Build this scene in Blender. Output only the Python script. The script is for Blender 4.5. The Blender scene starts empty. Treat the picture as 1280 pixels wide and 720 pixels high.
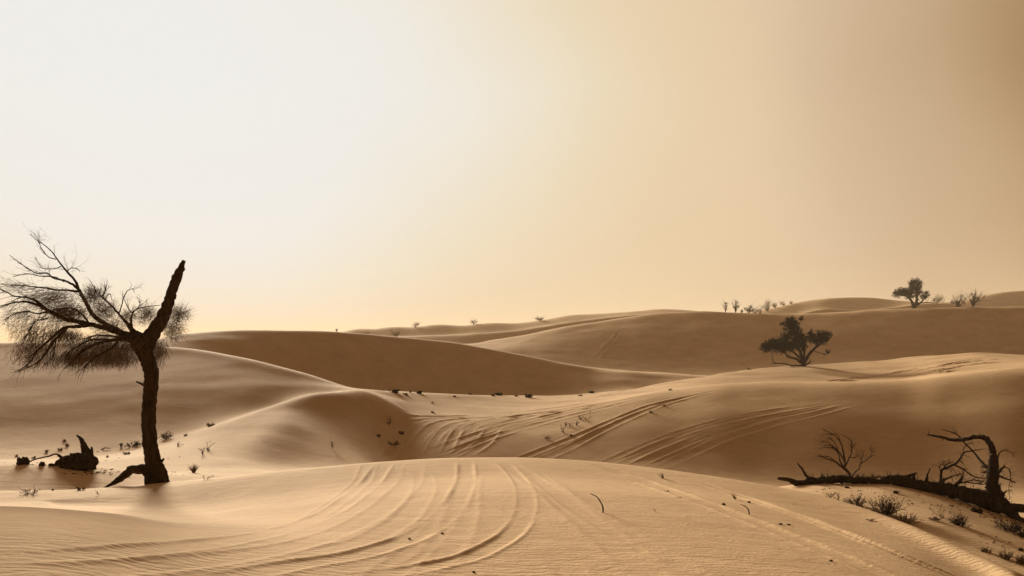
import bpy, math, random
import numpy as np
from math import radians as R
random.seed(7); RNG = np.random.default_rng(7)
sc = bpy.context.scene
COL = sc.collection
F = 1244.0; HZ = 425.0; CX = 640.0          # focal length and horizon of the photograph, in its pixels
EYE = 3.0                                    # eye height above the datum
SUN_AZ, SUN_EL = R(-21.0), R(10.9)           # azimuth from +Y towards +X, elevation

# ------------------------------------------------------------------ interpolation helpers
def pchip_slopes(x, y):
    h = np.diff(x); d = np.diff(y)/h
    m = np.zeros(len(x))
    for i in range(1, len(x)-1):
        if d[i-1]*d[i] > 0:
            w1 = 2*h[i]+h[i-1]; w2 = h[i]+2*h[i-1]
            m[i] = (w1+w2)/(w1/d[i-1]+w2/d[i])
    m[0] = d[0]; m[-1] = d[-1]
    return m
def pchip(x, y, q):
    x = np.asarray(x, float); y = np.asarray(y, float)
    m = pchip_slopes(x, y); q = np.clip(q, x[0], x[-1])
    i = np.clip(np.searchsorted(x, q)-1, 0, len(x)-2)
    h = x[i+1]-x[i]; t = (q-x[i])/h
    return ((2*t**3-3*t**2+1)*y[i] + (t**3-2*t**2+t)*h*m[i] + (-2*t**3+3*t**2)*y[i+1] + (t**3-t**2)*h*m[i+1])
def gauss(a, s, axis):
    n = int(3*s)+1; k = np.exp(-0.5*(np.arange(-n, n+1)/s)**2); k /= k.sum()
    a = np.moveaxis(a, axis, 0)
    p = np.concatenate([np.repeat(a[:1], n, 0), a, np.repeat(a[-1:], n, 0)])
    out = sum(k[j]*p[j:j+len(a)] for j in range(2*n+1))
    return np.moveaxis(out, 0, axis)
def vnoise(x, y, seed=0):
    xi = np.floor(x).astype(np.int64); yi = np.floor(y).astype(np.int64)
    fx = x-xi; fy = y-yi; fx = fx*fx*fx*(fx*(fx*6-15)+10); fy = fy*fy*fy*(fy*(fy*6-15)+10)
    def h(a, b):
        n = (a*374761393 + b*668265263 + seed*974634541) & 0x7fffffff
        n = ((n ^ (n >> 13))*1274126177) & 0x7fffffff
        return ((n ^ (n >> 16)) & 0xffff)/32767.5-1
    return (h(xi, yi)*(1-fx)+h(xi+1, yi)*fx)*(1-fy)+(h(xi, yi+1)*(1-fx)+h(xi+1, yi+1)*fx)*fy

# ------------------------------------------------------------------ the lie of the land: dune crests and hollows, near to far
# each line runs across the view: (bearing as photo column, sight line as photo row, distance in metres)
U = np.arange(-420, 1704, 4.0)
def line(pts, Y=None):
    p = np.array(pts, float); x = p[:, 0]
    py = pchip(x, p[:, 1], U); Yv = pchip(x, p[:, 2], U) if Y is None else np.full(len(U), float(Y))
    return py, Yv
def zline(pts):                               # (column, height under the eye, distance)
    p = np.array(pts, float)
    Yv = pchip(p[:, 0], p[:, 2], U); z = pchip(p[:, 0], p[:, 1], U)
    return HZ - z*F/Yv, Yv
lines = []
def pre(a, b, d):                             # a point d metres short of crest b, on the straight slope up from a
    za = (HZ-a[0])*a[1]/F; zb = (HZ-b[0])*b[1]/F; t = 1-np.minimum(d, .5*(b[1]-a[1]))/(b[1]-a[1])
    Y = a[1]+(b[1]-a[1])*t; z = za+(zb-za)*t
    return HZ-z*F/Y, Y
lines.append(zline([(-420,-1.25,1.5),(300,-1.42,1.5),(640,-1.54,1.5),(1700,-1.7,1.5)]))
lines.append(zline([(-420,-1.2,6),(0,-1.22,6),(300,-1.45,6),(640,-1.62,6),(960,-1.68,6),(1280,-1.82,5.3),(1700,-2.0,4.6)]))
lines.append(line([(-420,629,13),(0,633,12.9),(130,637,12.6),(240,645,11.8),(330,640,11.2),(480,622,11.4),(640,617,11.5),(800,624,11.3),(960,645,11),(1120,693,9.5),(1280,767,8),(1700,960,6.2)]))
lines.append(line([(-420,626,13.9),(0,628,13.9),(130,630,13.9),(240,630,13.6),(330,616,13.8),(480,597,14.4),(640,591,14.6),(800,601,14.4),(960,620,14),(1120,663,12),(1280,741,9.2),(1700,900,7.2)]))
C0 = line([(-420,616,14.5),(0,614,15),(60,613,15.2),(120,610,15.6),(200,603,16.2),(300,594,16.6),(400,585,17),(480,578.5,17.3),(560,574.5,17.5),(640,574.5,17.6),(720,578,17.5),(800,586,17.3),(900,601,16.9),(960,611,16.6),(1010,620,15.9),(1080,640,14.6),(1150,665,13),(1220,694,11.7),(1280,717,10.5),(1700,860,8.2)])
_L2 = lines[-1]; _ys = C0[1]-1.3; _t = (_ys-_L2[1])/(C0[1]-_L2[1])
_z = (HZ-_L2[0])*_L2[1]/F*(1-_t)+(HZ-C0[0])*C0[1]/F*_t + pchip([-420, 120, 330, 1300, 1700], [.01, .03, .085, .09, .05], U)
_ok = (_t > .3).all(); lines.append((HZ-_z*F/_ys, _ys))
lines.append(C0)
lines.append(zline([(-420,-2.5,16.2),(0,-2.5,16.4),(110,-2.56,16.8),(150,-2.6,17),(200,-2.65,17.4),(300,-2.65,18.2),(400,-2.6,18.8),(640,-2.45,19.2),(800,-2.7,19),(900,-2.75,18.2),(960,-2.66,17.5),(1040,-2.69,16.4),(1150,-2.81,14.4),(1220,-2.89,13.3),(1280,-2.9,12.1),(1700,-3.5,9.8)]))
lines.append(zline([(-420,-2.42,17.4),(0,-2.42,17.5),(110,-2.48,17.9),(150,-2.56,18.1),(200,-2.73,19),(300,-2.93,21),(640,-3.1,22.5),(800,-3.15,22),(900,-3.03,19.8),(960,-2.8,18.4),(1040,-2.71,17.7),(1150,-2.78,16),(1220,-2.9,15),(1280,-2.98,13.8),(1700,-3.6,11.6)]))
lines.append(line([(-420,582,18),(0,581,18.6),(60,580,18.8),(110,583,18.9),(150,588,19.2),(200,596,20),(300,594,22.5),(400,592,24),(800,594,24),(900,614,21),(960,611.5,19.2),(980,608.5,19.4),(1040,603.5,19.4),(1100,603.5,19.0),(1160,613.5,18.5),(1220,632,17.7),(1280,655,16.7),(1700,790,14)]))
lines.append(zline([(-420,-3.0,22),(0,-3.0,22),(200,-3.1,23.5),(300,-3.3,26.5),(360,-3.65,29),(400,-3.75,29.5),(450,-3.85,29.3),(640,-3.9,29),(800,-4.0,29),(960,-4.3,27),(1100,-4.4,26),(1280,-4.7,25),(1700,-4.8,24)]))
lines.append(line([(-420,578,27),(0,577.5,27),(100,577,27),(170,571,27.6),(220,566,28.5),(300,553,31),(350,527,35),(380,534,35),(412,547,34.5),(445,563,33.8),(480,586,33),(520,606,33),(640,612,33.5),(720,606,34),(800,602,34),(900,604,34.5),(960,606,35),(1060,610,35),(1160,612,35),(1280,612,34),(1700,612,34)]))
BF = line([(-420,575,31),(0,575,31),(100,571,32),(150,565,33),(220,550,34),(270,532,35.5),(330,510.5,38.5),(400,491,41.5),(447,487.5,44.5),(490,503,45.2),(520,519,45.3),(560,521.5,45.6),(640,521,46.2),(740,506,49),(800,494.5,50.5),(860,485,52),(910,479.5,52),(960,478,51.5),(1060,478,50),(1130,476,49.3),(1180,469.5,49),(1280,458,49),(1700,438,49)])
_S = lines[-1]; _w = pchip([-420, 330, 400, 460, 540, 760, 1040, 1120, 1200, 1700], [0, 0, -.8, -.8, 0, .7, .5, .35, .3, .3], U)
_ys = BF[1]-.38*(BF[1]-_S[1]); _zb = (HZ-BF[0])*BF[1]/F; _zs = (HZ-_S[0])*_S[1]/F
_z = _zb+(_zs-_zb)*(.38-.16*_w); lines.append((HZ-_z*F/_ys, _ys))
lines.append(BF)
_FGp = len(lines)
lines.append(line([(-420,484,44),(0,484,44),(100,483,44),(220,481.5,44),(300,482,44),(380,481,45),(410,484,45.6),(447,488.0,46.8),(490,497,50),(520,503,50),(560,505,50.7),(640,506.5,52.3),(740,498,56),(800,490.8,60.5),(860,482.5,65),(910,480.5,68),(960,480,71),(1060,480,74),(1130,477,72),(1180,470,68),(1280,459.5,66),(1700,440,62)]))
lines.insert(_FGp, zline([(-420,-3.66,33.5),(0,-3.68,33.4),(100,-3.68,34),(150,-3.6,34.8),(220,-3.42,35.6),(270,-3.12,37.1),(330,-2.78,40.1),(400,-2.31,43),(447,-2.3,45.7),(490,-2.85,46.4),(520,-3.37,46.2),(560,-3.47,46.6),(640,-3.54,47.4),(740,-3.21,50.4),(800,-2.9,52.5),(860,-2.6,54.6),(910,-2.43,55),(960,-2.38,55),(1060,-2.36,54.5),(1130,-2.22,53.2),(1180,-1.93,52.8),(1280,-1.42,52.8),(1700,-.57,52.5)]))
AG = line([(-420,428,57.5),(0,428,57),(110,429,55.5),(220,434,53.5),(300,447,50.5),(380,467.5,48),(447,487,49),(500,490,53),(560,492.5,55),(640,495,58.5),(700,494,61),(740,491.5,64.5),(790,485.5,70),(860,473,78),(950,460,89),(1080,452,98),(1170,443.5,102),(1230,440.5,102),(1280,443,100),(1700,455,95)])
lines.append(pre(lines[-1], AG, 2.2))
lines.append(AG)
off = pchip([-420,380,440,740,860,1700], [10,9,1.5,1.5,8,8], U)
lines.append((AG[0]+off, AG[1]+pchip([-420,380,500,740,1700],[12,12,6,6,7], U)))
off2 = pchip([-420,380,440,740,860,1700], [16,16,2.2,2.0,10,10], U)
D3 = line([(-420,440,100),(0,440,100),(150,431,100),(200,422,102),(240,415.5,103),(310,412,105),(400,413,107),(470,418.5,110),(560,427,112),(640,441,113),(740,460,112),(800,465.5,110),(850,469,110),(900,473,114),(1000,468,120),(1280,458,124),(1700,465,124)])
lines.append((AG[0]+off2+pchip([-420,380,440,740,1700],[2,2,0,-.6,2],U), D3[1]-pchip([-420,300,640,860,1700],[17,17,17,10,5],U)))
lines.append(pre(lines[-1], D3, 4.0))
lines.append(D3)
lines.append(line([(-420,452,0),(300,448,0),(560,446,0),(640,456,0),(740,468,0),(850,471,0),(1000,465,0),(1100,460,0),(1280,455,0),(1700,460,0)], 160))
H_ = line([(-420,440,200),(300,431,200),(500,430,200),(580,430,200),(617,424.5,205),(650,419.5,205),(720,406,208),(780,397,210),(830,390.5,210),(880,388.5,208),(930,391,205),(990,392,203),(1040,390,200),(1100,386.5,198),(1140,385,196),(1210,383.5,194),(1280,383,192),(1700,383,190)])
lines.append(pre(lines[-1], H_, 9.0))
lines.append(H_)
lines.append((H_[0]+8, H_[1]+40))
_far = len(lines)
I2 = line([(-420,440,0),(300,433,0),(400,424,0),(480,421,0),(550,418.5,0),(640,413,0),(700,404,0),(760,396,0),(800,392.5,0),(850,390.5,0),(900,394,0),(988,393,0),(1030,385,0),(1070,387,0),(1110,384,0),(1150,379,0),(1180,378.5,0),(1205,383,0),(1280,386,0),(1700,386,0)], 320)
lines.append((np.maximum(I2[0]+1.0, np.maximum(H_[0], D3[0])+1.0), I2[1]-17))
lines.append(I2)
lines.append((I2[0]+5, np.full(len(U), 350.0)))
lines.append((I2[0]+1.5, np.full(len(U), 424.0)))
IJ = line([(-420,436,0),(300,430,0),(400,420,0),(432,413.5,0),(450,410,0),(465,411.5,0),(492,408,0),(512,409,0),(550,405,0),(575,407,0),(615,403,0),(640,404,0),(680,399.5,0),(715,393.5,0),(750,392,0),(800,388.5,0),(830,386,0),(870,388.5,0),(920,392.5,0),(960,386,0),(1000,377,0),(1040,372,0),(1080,371,0),(1110,374,0),(1150,377.5,0),(1190,378,0),(1215,372,0),(1245,365.5,0),(1280,362.5,0),(1700,352,0)], 450)
lines.append(IJ)
lines.append(line([(-420,434,0),(1700,432,0)], 640))
lines.append(line([(-420,429.6,0),(1700,429.6,0)], 1500))
lines.append(line([(-420,428.2,0),(1700,428.2,0)], 5000))
YG = np.concatenate([np.linspace(1.5, 6, 24)[:-1], np.geomspace(6, 120, 900)[:-1], np.geomspace(120, 700, 330)[:-1], np.geomspace(700, 5000, 50)])
LYG = np.log(YG)
TAB = np.zeros((len(U), len(YG)))
_py = np.array([l[0] for l in lines]); _Y = np.array([l[1] for l in lines])
for i in range(len(U)):
    zz = (HZ-_py[:, i])*_Y[:, i]/F
    TAB[i] = pchip(_Y[:, i], zz, YG)
TAB = gauss(TAB, 1.8, 0)
TAB = gauss(TAB, 1.6, 1)
MEAN = TAB.mean(0)
def tab(u, Y):
    fu = np.clip((u-U[0])/4.0, 0, len(U)-1.001); iu = fu.astype(int); fu = fu-iu
    ly = np.log(np.clip(Y, 1.5, 4999)); iy = np.clip(np.searchsorted(LYG, ly)-1, 0, len(YG)-2)
    fy = np.clip((ly-LYG[iy])/(LYG[iy+1]-LYG[iy]), 0, 1)
    a = TAB[iu, iy]*(1-fy)+TAB[iu, iy+1]*fy; b = TAB[iu+1, iy]*(1-fy)+TAB[iu+1, iy+1]*fy
    m = MEAN[iy]*(1-fy)+MEAN[iy+1]*fy
    return a*(1-fu)+b*fu, m
AZM = math.atan((U[-1]-CX)/F)
def ground0(x, y):                           # height of the smooth land over the datum
    x = np.asarray(x, float); y = np.asarray(y, float)
    d = np.hypot(x, y); az = np.arctan2(x, y)
    azc = np.clip(az, -AZM*0.98, AZM*0.98)
    u = CX+F*np.tan(azc); z, m = tab(u, d*np.cos(azc))
    w = np.clip((np.abs(az)-AZM*0.9)/(math.pi-AZM*0.9), 0, 1); w = w*w*(3-2*w)
    z = z*(1-w)+m*w
    out = np.clip((np.abs(az)-R(29))/R(14), 0, 1)*np.clip(d/25, 0, 1)
    z = z+out*1.6*vnoise(x/23.0, y/23.0, 5)*np.clip(d/60, .3, 2)
    # the small unevenness of wind-blown sand
    z = z+np.clip(d/60, .12, 1.6)*(0.045*vnoise(x/9.3, y/7.1, 1)+0.035*vnoise(x/3.7+4, y/3.1, 2)) + 0.012*vnoise(x/1.9, y/1.4, 3)*np.clip(d/20, .3, 1)
    return z+EYE
def ray(px, py, Y): return (px-CX)/F*Y, Y, EYE+(HZ-py)/F*Y
_YS = np.geomspace(4.5, 900, 5000)
def hit(px, py, ymin=0, ymax=1e9):           # where the sight line of a photo point meets the land
    Y = _YS[(_YS >= ymin) & (_YS <= ymax)]
    x = (px-CX)/F*Y; rz = EYE+(HZ-py)/F*Y; g = ground0(x, Y)
    k = np.nonzero(g >= rz)[0]
    i = int(k[0]) if len(k) else int(np.argmax((g-rz)/Y))
    return float(x[i]), float(Y[i]), float(g[i])

# ------------------------------------------------------------------ wheel tracks pressed into the sand
def smooth_poly(pts, step):
    p = np.array(pts, float); t = np.r_[0, np.cumsum(np.hypot(*np.diff(p, axis=0).T))]
    q = np.linspace(0, t[-1], 60)
    c = np.stack([np.interp(q, t, p[:, k]) for k in (0, 1)], 1)
    for _ in range(2): c[1:-1] = (c[:-2]+2*c[1:-1]+c[2:])/4
    return c
TRACKS = []                                   # (world polyline, half width, depth)
def track(pts, hw=.13, dep=.035, ymin=0, ymax=1e9):
    c = smooth_poly(pts, 4)
    w = np.array([hit(a, b, ymin, ymax)[:2] for a, b in c])
    for _ in range(6): w[1:-1] = (w[:-2]+2*w[1:-1]+w[2:])/4
    TRACKS.append((w, hw*RNG.uniform(.85, 1.4), dep*RNG.uniform(.75, 1.2)))
# near dune: sweeping arcs up to the crest
N = dict(ymin=5, ymax=17.3)
track([(-40,699),(60,697),(160,690),(260,681),(340,667),(400,648),(440,625),(466,600),(482,579)], .11, 0.0071, **N)
track([(-40,716),(80,713),(180,709),(280,699),(380,681),(450,655),(490,629),(515,604),(520,579)], .11, 0.0063, **N)
track([(250,730),(360,708),(450,694),(520,672),(560,645),(578,618),(586,595),(582,577)], .11, 0.0071, **N)
track([(420,725),(520,712),(590,697),(640,670),(658,645),(660,620),(650,596),(628,578)], .11, 0.0067, **N)
track([(500,726),(548,696),(570,665),(578,640),(582,612),(588,592)], .11, 0.0031, **N)
track([(470,728),(500,705),(530,680),(556,650)], .11, 0.0029, **N)
track([(380,655),(430,622),(455,600),(462,579)], .11, 0.0036, **N)
track([(505,582),(530,592),(533,602),(528,620),(505,650),(460,676),(380,695)], .11, 0.0036, **N)
track([(840,735),(800,705),(760,672),(720,640),(690,615),(655,592),(630,577)], .11, 0.0038, **N)
track([(900,740),(850,708),(800,680),(740,646),(700,618),(668,592)], .11, 0.0029, **N)
track([(690,640),(650,655),(610,640),(580,620)], .11, 0.0017, **N)
track([(740,580),(770,590),(830,611),(880,629),(940,652),(1000,676),(1060,700),(1130,730)], .11, .024, **N)
track([(830,589),(870,601),(930,622),(1000,646),(1060,669),(1120,693),(1200,724)], .11, .024, **N)
track([(700,700),(720,725)], .11, 0.0026, **N)
# valley and the dune beyond: many ruts converging on the saddle
V = dict(ymin=30, ymax=100)
track([(512,576),(524,556),(532,540),(548,528),(580,524),(640,521),(700,515),(760,505),(830,490)], 0.239, 0.0202, **V)
track([(528,576),(538,555),(548,540),(566,529),(600,525),(660,519),(730,508),(800,495)], 0.200, 0.0161, **V)
track([(552,575),(564,555),(570,540),(580,531),(620,524),(690,514),(780,498)], 0.221, 0.0181, **V)
track([(575,560),(582,548),(588,533),(610,527),(650,521)], 0.200, 0.0141, **V)
track([(545,575),(570,568),(590,556),(595,545),(590,534),(605,526),(660,517)], 0.200, 0.0141, **V)
track([(575,572),(600,558),(612,548),(615,535),(640,527),(690,516),(760,503)], 0.221, 0.0181, **V)
track([(530,567),(570,552),(620,535),(680,521),(740,508),(800,496),(860,486)], 0.200, 0.0181, **V)
track([(555,569),(600,551),(650,536),(700,523),(760,509),(815,495)], 0.200, 0.0181, **V)
track([(500,521),(560,521),(640,517),(700,509),(760,500)], 0.200, 0.0141, **V)
track([(480,577),(495,560),(503,538),(512,528),(540,522),(600,522)], 0.202, 0.0141, **V)
track([(640,508),(700,503),(760,494),(820,480),(860,473)], 0.202, 0.0181, **V)
track([(680,497),(740,492),(800,484),(850,475),(900,466)], 0.200, 0.0141, **V)
track([(640,578),(680,562),(720,546),(770,524),(810,508),(850,498),(900,488)], 0.200, 0.0202, **V)
track([(672,577),(710,561),(745,542),(790,521),(830,504),(870,494)], 0.200, 0.0202, **V)
for k, (a, b) in enumerate([(0,0),(12,3),(32,6),(44,9),(62,12)]):
    track([(752+a*1.15+2*(k%2),582+b*.3),(800+a,561+b*.6),(860+a*.8,538+b*.7),(920+a*.8,522+b*.6),(980+a*.7,512+b*.4),(1040+a*.5,504)], 0.200, 0.0141, **V)
G_ = dict(ymin=60, ymax=110)
track([(1040,476),(1100,470),(1160,458),(1220,450),(1300,448)], .2, .12, **G_)
track([(1090,474),(1150,468),(1200,458),(1250,452),(1320,452)], .2, .12, **G_)
track([(1030,477),(1090,475),(1150,471),(1190,464)], .2, .12, **G_)
track([(1140,465),(1190,455),(1240,449)], .2, .10, **G_)
HH = dict(ymin=146, ymax=212)
track([(742,452),(752,440),(768,424),(775,415)], .4, .06, **HH)

# ------------------------------------------------------------------ the sand sheet
AZ = np.concatenate([np.linspace(-math.pi, -R(60), 60)[:-1], np.linspace(-R(60), -R(29.5), 90)[:-1], np.linspace(-R(29.5), R(29.5), 1280)[:-1],
                     np.linspace(R(29.5), R(60), 90)[:-1], np.linspace(R(60), math.pi, 60)[:-1]])
DD = np.concatenate([np.linspace(.5, 6, 26)[:-1], np.arange(6, 11, .033), np.arange(11, 20.5, .03), np.geomspace(20.5, 64, 640)[:-1], np.geomspace(64, 120, 220)[:-1], np.geomspace(120, 700, 260)[:-1], np.geomspace(700, 4900, 40)])
NA, ND = len(AZ), len(DD)
ga, gd = np.meshgrid(AZ, DD, indexing='ij')
GX = gd*np.sin(ga); GY = gd*np.cos(ga); GZ = ground0(GX, GY)
DISP = np.zeros_like(GZ)
for w, hw, dep in TRACKS:
    seg = np.hypot(*np.diff(w, axis=0).T); t = np.r_[0, np.cumsum(seg)]
    L = t[-1]; n = max(8, int(L/0.06)); n = min(n, 1500)
    q = np.linspace(0, L, n); P = np.stack([np.interp(q, t, w[:, 0]), np.interp(q, t, w[:, 1])], 1)
    # hand-driven wander and fading, so no two ruts run alike
    best = {}
    mind = np.full(GZ.shape, 9.0, np.float32); par = np.zeros(GZ.shape, np.float32)
    rad = hw*3.2+.05; bw = max(hw*.26, .0016*float(np.hypot(*w.T).mean()))
    for s in range(0, n-1, 12):
        Q = P[s:s+13]
        dmin = np.hypot(Q[:, 0], Q[:, 1]).min()-rad; dmax = np.hypot(Q[:, 0], Q[:, 1]).max()+rad
        az = np.arctan2(Q[:, 0], Q[:, 1]); da = rad/max(dmin, 1)
        i0, i1 = np.searchsorted(AZ, [az.min()-da, az.max()+da]); j0, j1 = np.searchsorted(DD, [dmin, dmax])
        if i1 <= i0 or j1 <= j0: continue
        X = GX[i0:i1, j0:j1]; Yy = GY[i0:i1, j0:j1]
        md = mind[i0:i1, j0:j1]; pp = par[i0:i1, j0:j1]
        for k in range(len(Q)-1):
            ax, ay = Q[k]; bx, by = Q[k+1]; vx, vy = bx-ax, by-ay; l2 = vx*vx+vy*vy+1e-9
            tt = np.clip(((X-ax)*vx+(Yy-ay)*vy)/l2, 0, 1)
            dd = np.hypot(X-ax-tt*vx, Yy-ay-tt*vy)
            b = dd < md
            md[b] = dd[b]; pp[b] = (s+k)/n
    m = mind < rad
    s_ = mind[m]; u_ = par[m]
    fade = np.clip(np.minimum(u_, 1-u_)/(.10 if L < 16 else .24), 0, 1)
    fade *= np.clip(.62+.55*vnoise(u_*L/1.9, u_*0+dep*991, 9)+.22*vnoise(GX[m]/.35, GY[m]/.35, 4), .12, 1.5)
    prof = -np.exp(-(s_/(hw*.95))**6)*.8+1.0*np.exp(-((s_-hw*1.22)/bw)**2)+.3*np.exp(-((s_-hw*1.4)/(hw*.6))**2)
    DISP[m] += dep*fade*prof
GZ = GZ+DISP
verts = np.stack([GX, GY, GZ], -1).reshape(-1, 3)
ii = np.arange(NA)[:, None]; jj = np.arange(ND-1)[None, :]
a = ii*ND+jj; b = ((ii+1) % NA)*ND+jj
quads = np.stack([a, a+1, b+1, b], -1).reshape(-1, 4)
centre = len(verts)
verts = np.vstack([verts, [[0, 0, float(GZ[:, 0].mean())]]])
tris = np.stack([np.arange(NA)*ND, ((np.arange(NA)+1) % NA)*ND, np.full(NA, centre)], -1)
me = bpy.data.meshes.new('sand_ground')
me.vertices.add(len(verts)); me.vertices.foreach_set('co', verts.astype(np.float32).ravel())
loops = np.concatenate([quads.ravel(), tris.ravel()])
me.loops.add(len(loops)); me.loops.foreach_set('vertex_index', loops.astype(np.int32))
st = np.concatenate([np.arange(len(quads))*4, len(quads)*4+np.arange(len(tris))*3])
me.polygons.add(len(st)); me.polygons.foreach_set('loop_start', st.astype(np.int32))
me.update(calc_edges=True); me.validate()
if me.polygons[0].normal.z < 0: me.flip_normals()
me.shade_smooth()
ground = bpy.data.objects.new('sand_ground', me); COL.objects.link(ground)
ground['kind'] = 'structure'; ground['label'] = 'wind-rippled pale sand dunes scored by wheel tracks'
def gz(x, y): return float(ground0(x, y))

# ------------------------------------------------------------------ materials
def mat(name, rough=.9, spec=.15):
    m = bpy.data.materials.new(name); m.use_nodes = True
    nt = m.node_tree; b = nt.nodes['Principled BSDF']
    b.inputs['Roughness'].default_value = rough; b.inputs['Specular IOR Level'].default_value = spec
    return m, nt, b
def node(nt, t, **kw):
    n = nt.nodes.new(t)
    for k, v in kw.items():
        if k in n.inputs.keys(): n.inputs[k].default_value = v
        else: setattr(n, k, v)
    return n
def ramp(nt, stops):
    r = nt.nodes.new('ShaderNodeValToRGB'); e = r.color_ramp.elements
    while len(e) < len(stops): e.new(.5)
    for x, (p, c) in zip(e, stops): x.position = p; x.color = (*c, 1)
    return r
def sand_material():
    m, nt, b = mat('sand', .95, .012); L = nt.links.new
    tc = node(nt, 'ShaderNodeTexCoord')
    n1 = node(nt, 'ShaderNodeTexNoise', Scale=.35, Detail=6.0, Roughness=.6); L(tc.outputs['Object'], n1.inputs['Vector'])
    mp = node(nt, 'ShaderNodeMapping'); mp.inputs['Scale'].default_value = (1.1, 5.0, 3.0); L(tc.outputs['Object'], mp.inputs['Vector'])
    n2 = node(nt, 'ShaderNodeTexNoise', Scale=1.3, Detail=8.0, Roughness=.65); L(mp.outputs[0], n2.inputs['Vector'])
    mx = node(nt, 'ShaderNodeMath', operation='ADD'); L(n1.outputs[0], mx.inputs[0]); L(n2.outputs[0], mx.inputs[1])
    hf = node(nt, 'ShaderNodeMath', operation='MULTIPLY'); L(mx.outputs[0], hf.inputs[0]); hf.inputs[1].default_value = .5
    r = ramp(nt, [(.33, SAND_D), (.67, SAND_L)]); L(hf.outputs[0], r.inputs[0])
    g = node(nt, 'ShaderNodeTexNoise', Scale=160.0, Detail=2.0); L(tc.outputs['Object'], g.inputs['Vector'])
    gm = node(nt, 'ShaderNodeMapRange'); gm.inputs['To Min'].default_value = .88; gm.inputs['To Max'].default_value = 1.12; L(g.outputs[0], gm.inputs[0])
    cm = node(nt, 'ShaderNodeMix', data_type='RGBA', blend_type='MULTIPLY'); cm.inputs['Factor'].default_value = 1
    L(r.outputs[0], cm.inputs[6]); L(gm.outputs[0], cm.inputs[7]); L(cm.outputs[2], b.inputs['Base Color'])
    # ripples: distorted waves, strong only in patches
    mp2 = node(nt, 'ShaderNodeMapping'); mp2.inputs['Rotation'].default_value = (0, 0, R(78)); L(tc.outputs['Object'], mp2.inputs['Vector'])
    wv = node(nt, 'ShaderNodeTexWave', Scale=3.1, Distortion=9.0, Detail=2.0); wv.inputs['Detail Scale'].default_value = 1.1; L(mp2.outputs[0], wv.inputs['Vector'])
    pn = node(nt, 'ShaderNodeTexNoise', Scale=.22, Detail=3.0); L(tc.outputs['Object'], pn.inputs['Vector'])
    pm = node(nt, 'ShaderNodeMapRange'); pm.inputs['From Min'].default_value = .42; pm.inputs['From Max'].default_value = .66; pm.inputs['To Min'].default_value = .12; L(pn.outputs[0], pm.inputs[0])
    wm = node(nt, 'ShaderNodeMath', operation='MULTIPLY'); L(wv.outputs['Fac'], wm.inputs[0]); L(pm.outputs[0], wm.inputs[1])
    wm2 = node(nt, 'ShaderNodeMath', operation='MULTIPLY'); L(wm.outputs[0], wm2.inputs[0]); wm2.inputs[1].default_value = .0044
    mp3 = node(nt, 'ShaderNodeMapping'); mp3.inputs['Scale'].default_value = (2.0, 11.0, 6.0); L(tc.outputs['Object'], mp3.inputs['Vector'])
    n3 = node(nt, 'ShaderNodeTexNoise', Scale=1.2, Detail=6.0, Roughness=.7); L(mp3.outputs[0], n3.inputs['Vector'])
    n3m = node(nt, 'ShaderNodeMath', operation='MULTIPLY_ADD'); L(n3.outputs[0], n3m.inputs[0]); n3m.inputs[1].default_value = .012; L(wm2.outputs[0], n3m.inputs[2])
    n4 = node(nt, 'ShaderNodeTexNoise', Scale=28.0, Detail=4.0, Roughness=.7); L(tc.outputs['Object'], n4.inputs['Vector'])
    n4m = node(nt, 'ShaderNodeMath', operation='MULTIPLY_ADD'); L(n4.outputs[0], n4m.inputs[0]); n4m.inputs[1].default_value = .008; L(n3m.outputs[0], n4m.inputs[2])
    n5 = node(nt, 'ShaderNodeTexNoise', Scale=2.6, Detail=6.0, Roughness=.72, Distortion=.4); L(tc.outputs['Object'], n5.inputs['Vector'])
    n5m = node(nt, 'ShaderNodeMath', operation='MULTIPLY_ADD'); L(n5.outputs[0], n5m.inputs[0]); n5m.inputs[1].default_value = .023; L(n4m.outputs[0], n5m.inputs[2]); n4m = n5m
    bp = node(nt, 'ShaderNodeBump', Strength=.8, Distance=1.0); L(n4m.outputs[0], bp.inputs['Height']); L(bp.outputs[0], b.inputs['Normal'])
    return m
SAND_D = (.395, .257, .140); SAND_L = (.54, .37, .218)
M_SAND = sand_material(); me.materials.append(M_SAND)
def plain(name, c1, c2, scale, rough=.9, bump=0, stretch=(1, 1, 1)):
    m, nt, b = mat(name, rough, .04); L = nt.links.new
    tc = node(nt, 'ShaderNodeTexCoord'); mp = node(nt, 'ShaderNodeMapping'); mp.inputs['Scale'].default_value = stretch; L(tc.outputs['Object'], mp.inputs['Vector'])
    n = node(nt, 'ShaderNodeTexNoise', Scale=scale, Detail=6.0, Roughness=.65); L(mp.outputs[0], n.inputs['Vector'])
    r = ramp(nt, [(.35, c1), (.65, c2)]); L(n.outputs[0], r.inputs[0]); L(r.outputs[0], b.inputs['Base Color'])
    if bump:
        bp = node(nt, 'ShaderNodeBump', Strength=.9, Distance=bump); L(n.outputs[0], bp.inputs['Height']); L(bp.outputs[0], b.inputs['Normal'])
    return m
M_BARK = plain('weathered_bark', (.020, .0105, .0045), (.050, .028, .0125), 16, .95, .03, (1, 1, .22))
M_TWIG = plain('dry_twig', (.045, .024, .01), (.085, .048, .022), 9)
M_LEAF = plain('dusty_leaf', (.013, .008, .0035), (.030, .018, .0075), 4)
M_HAIR = plain('fine_twig', (.075, .042, .019), (.13, .075, .034), 9)
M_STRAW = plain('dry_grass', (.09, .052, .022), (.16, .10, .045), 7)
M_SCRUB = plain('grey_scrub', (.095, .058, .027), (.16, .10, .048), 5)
M_CLOD = plain('dark_clod', (.03, .017, .008), (.07, .04, .02), 30)

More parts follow.
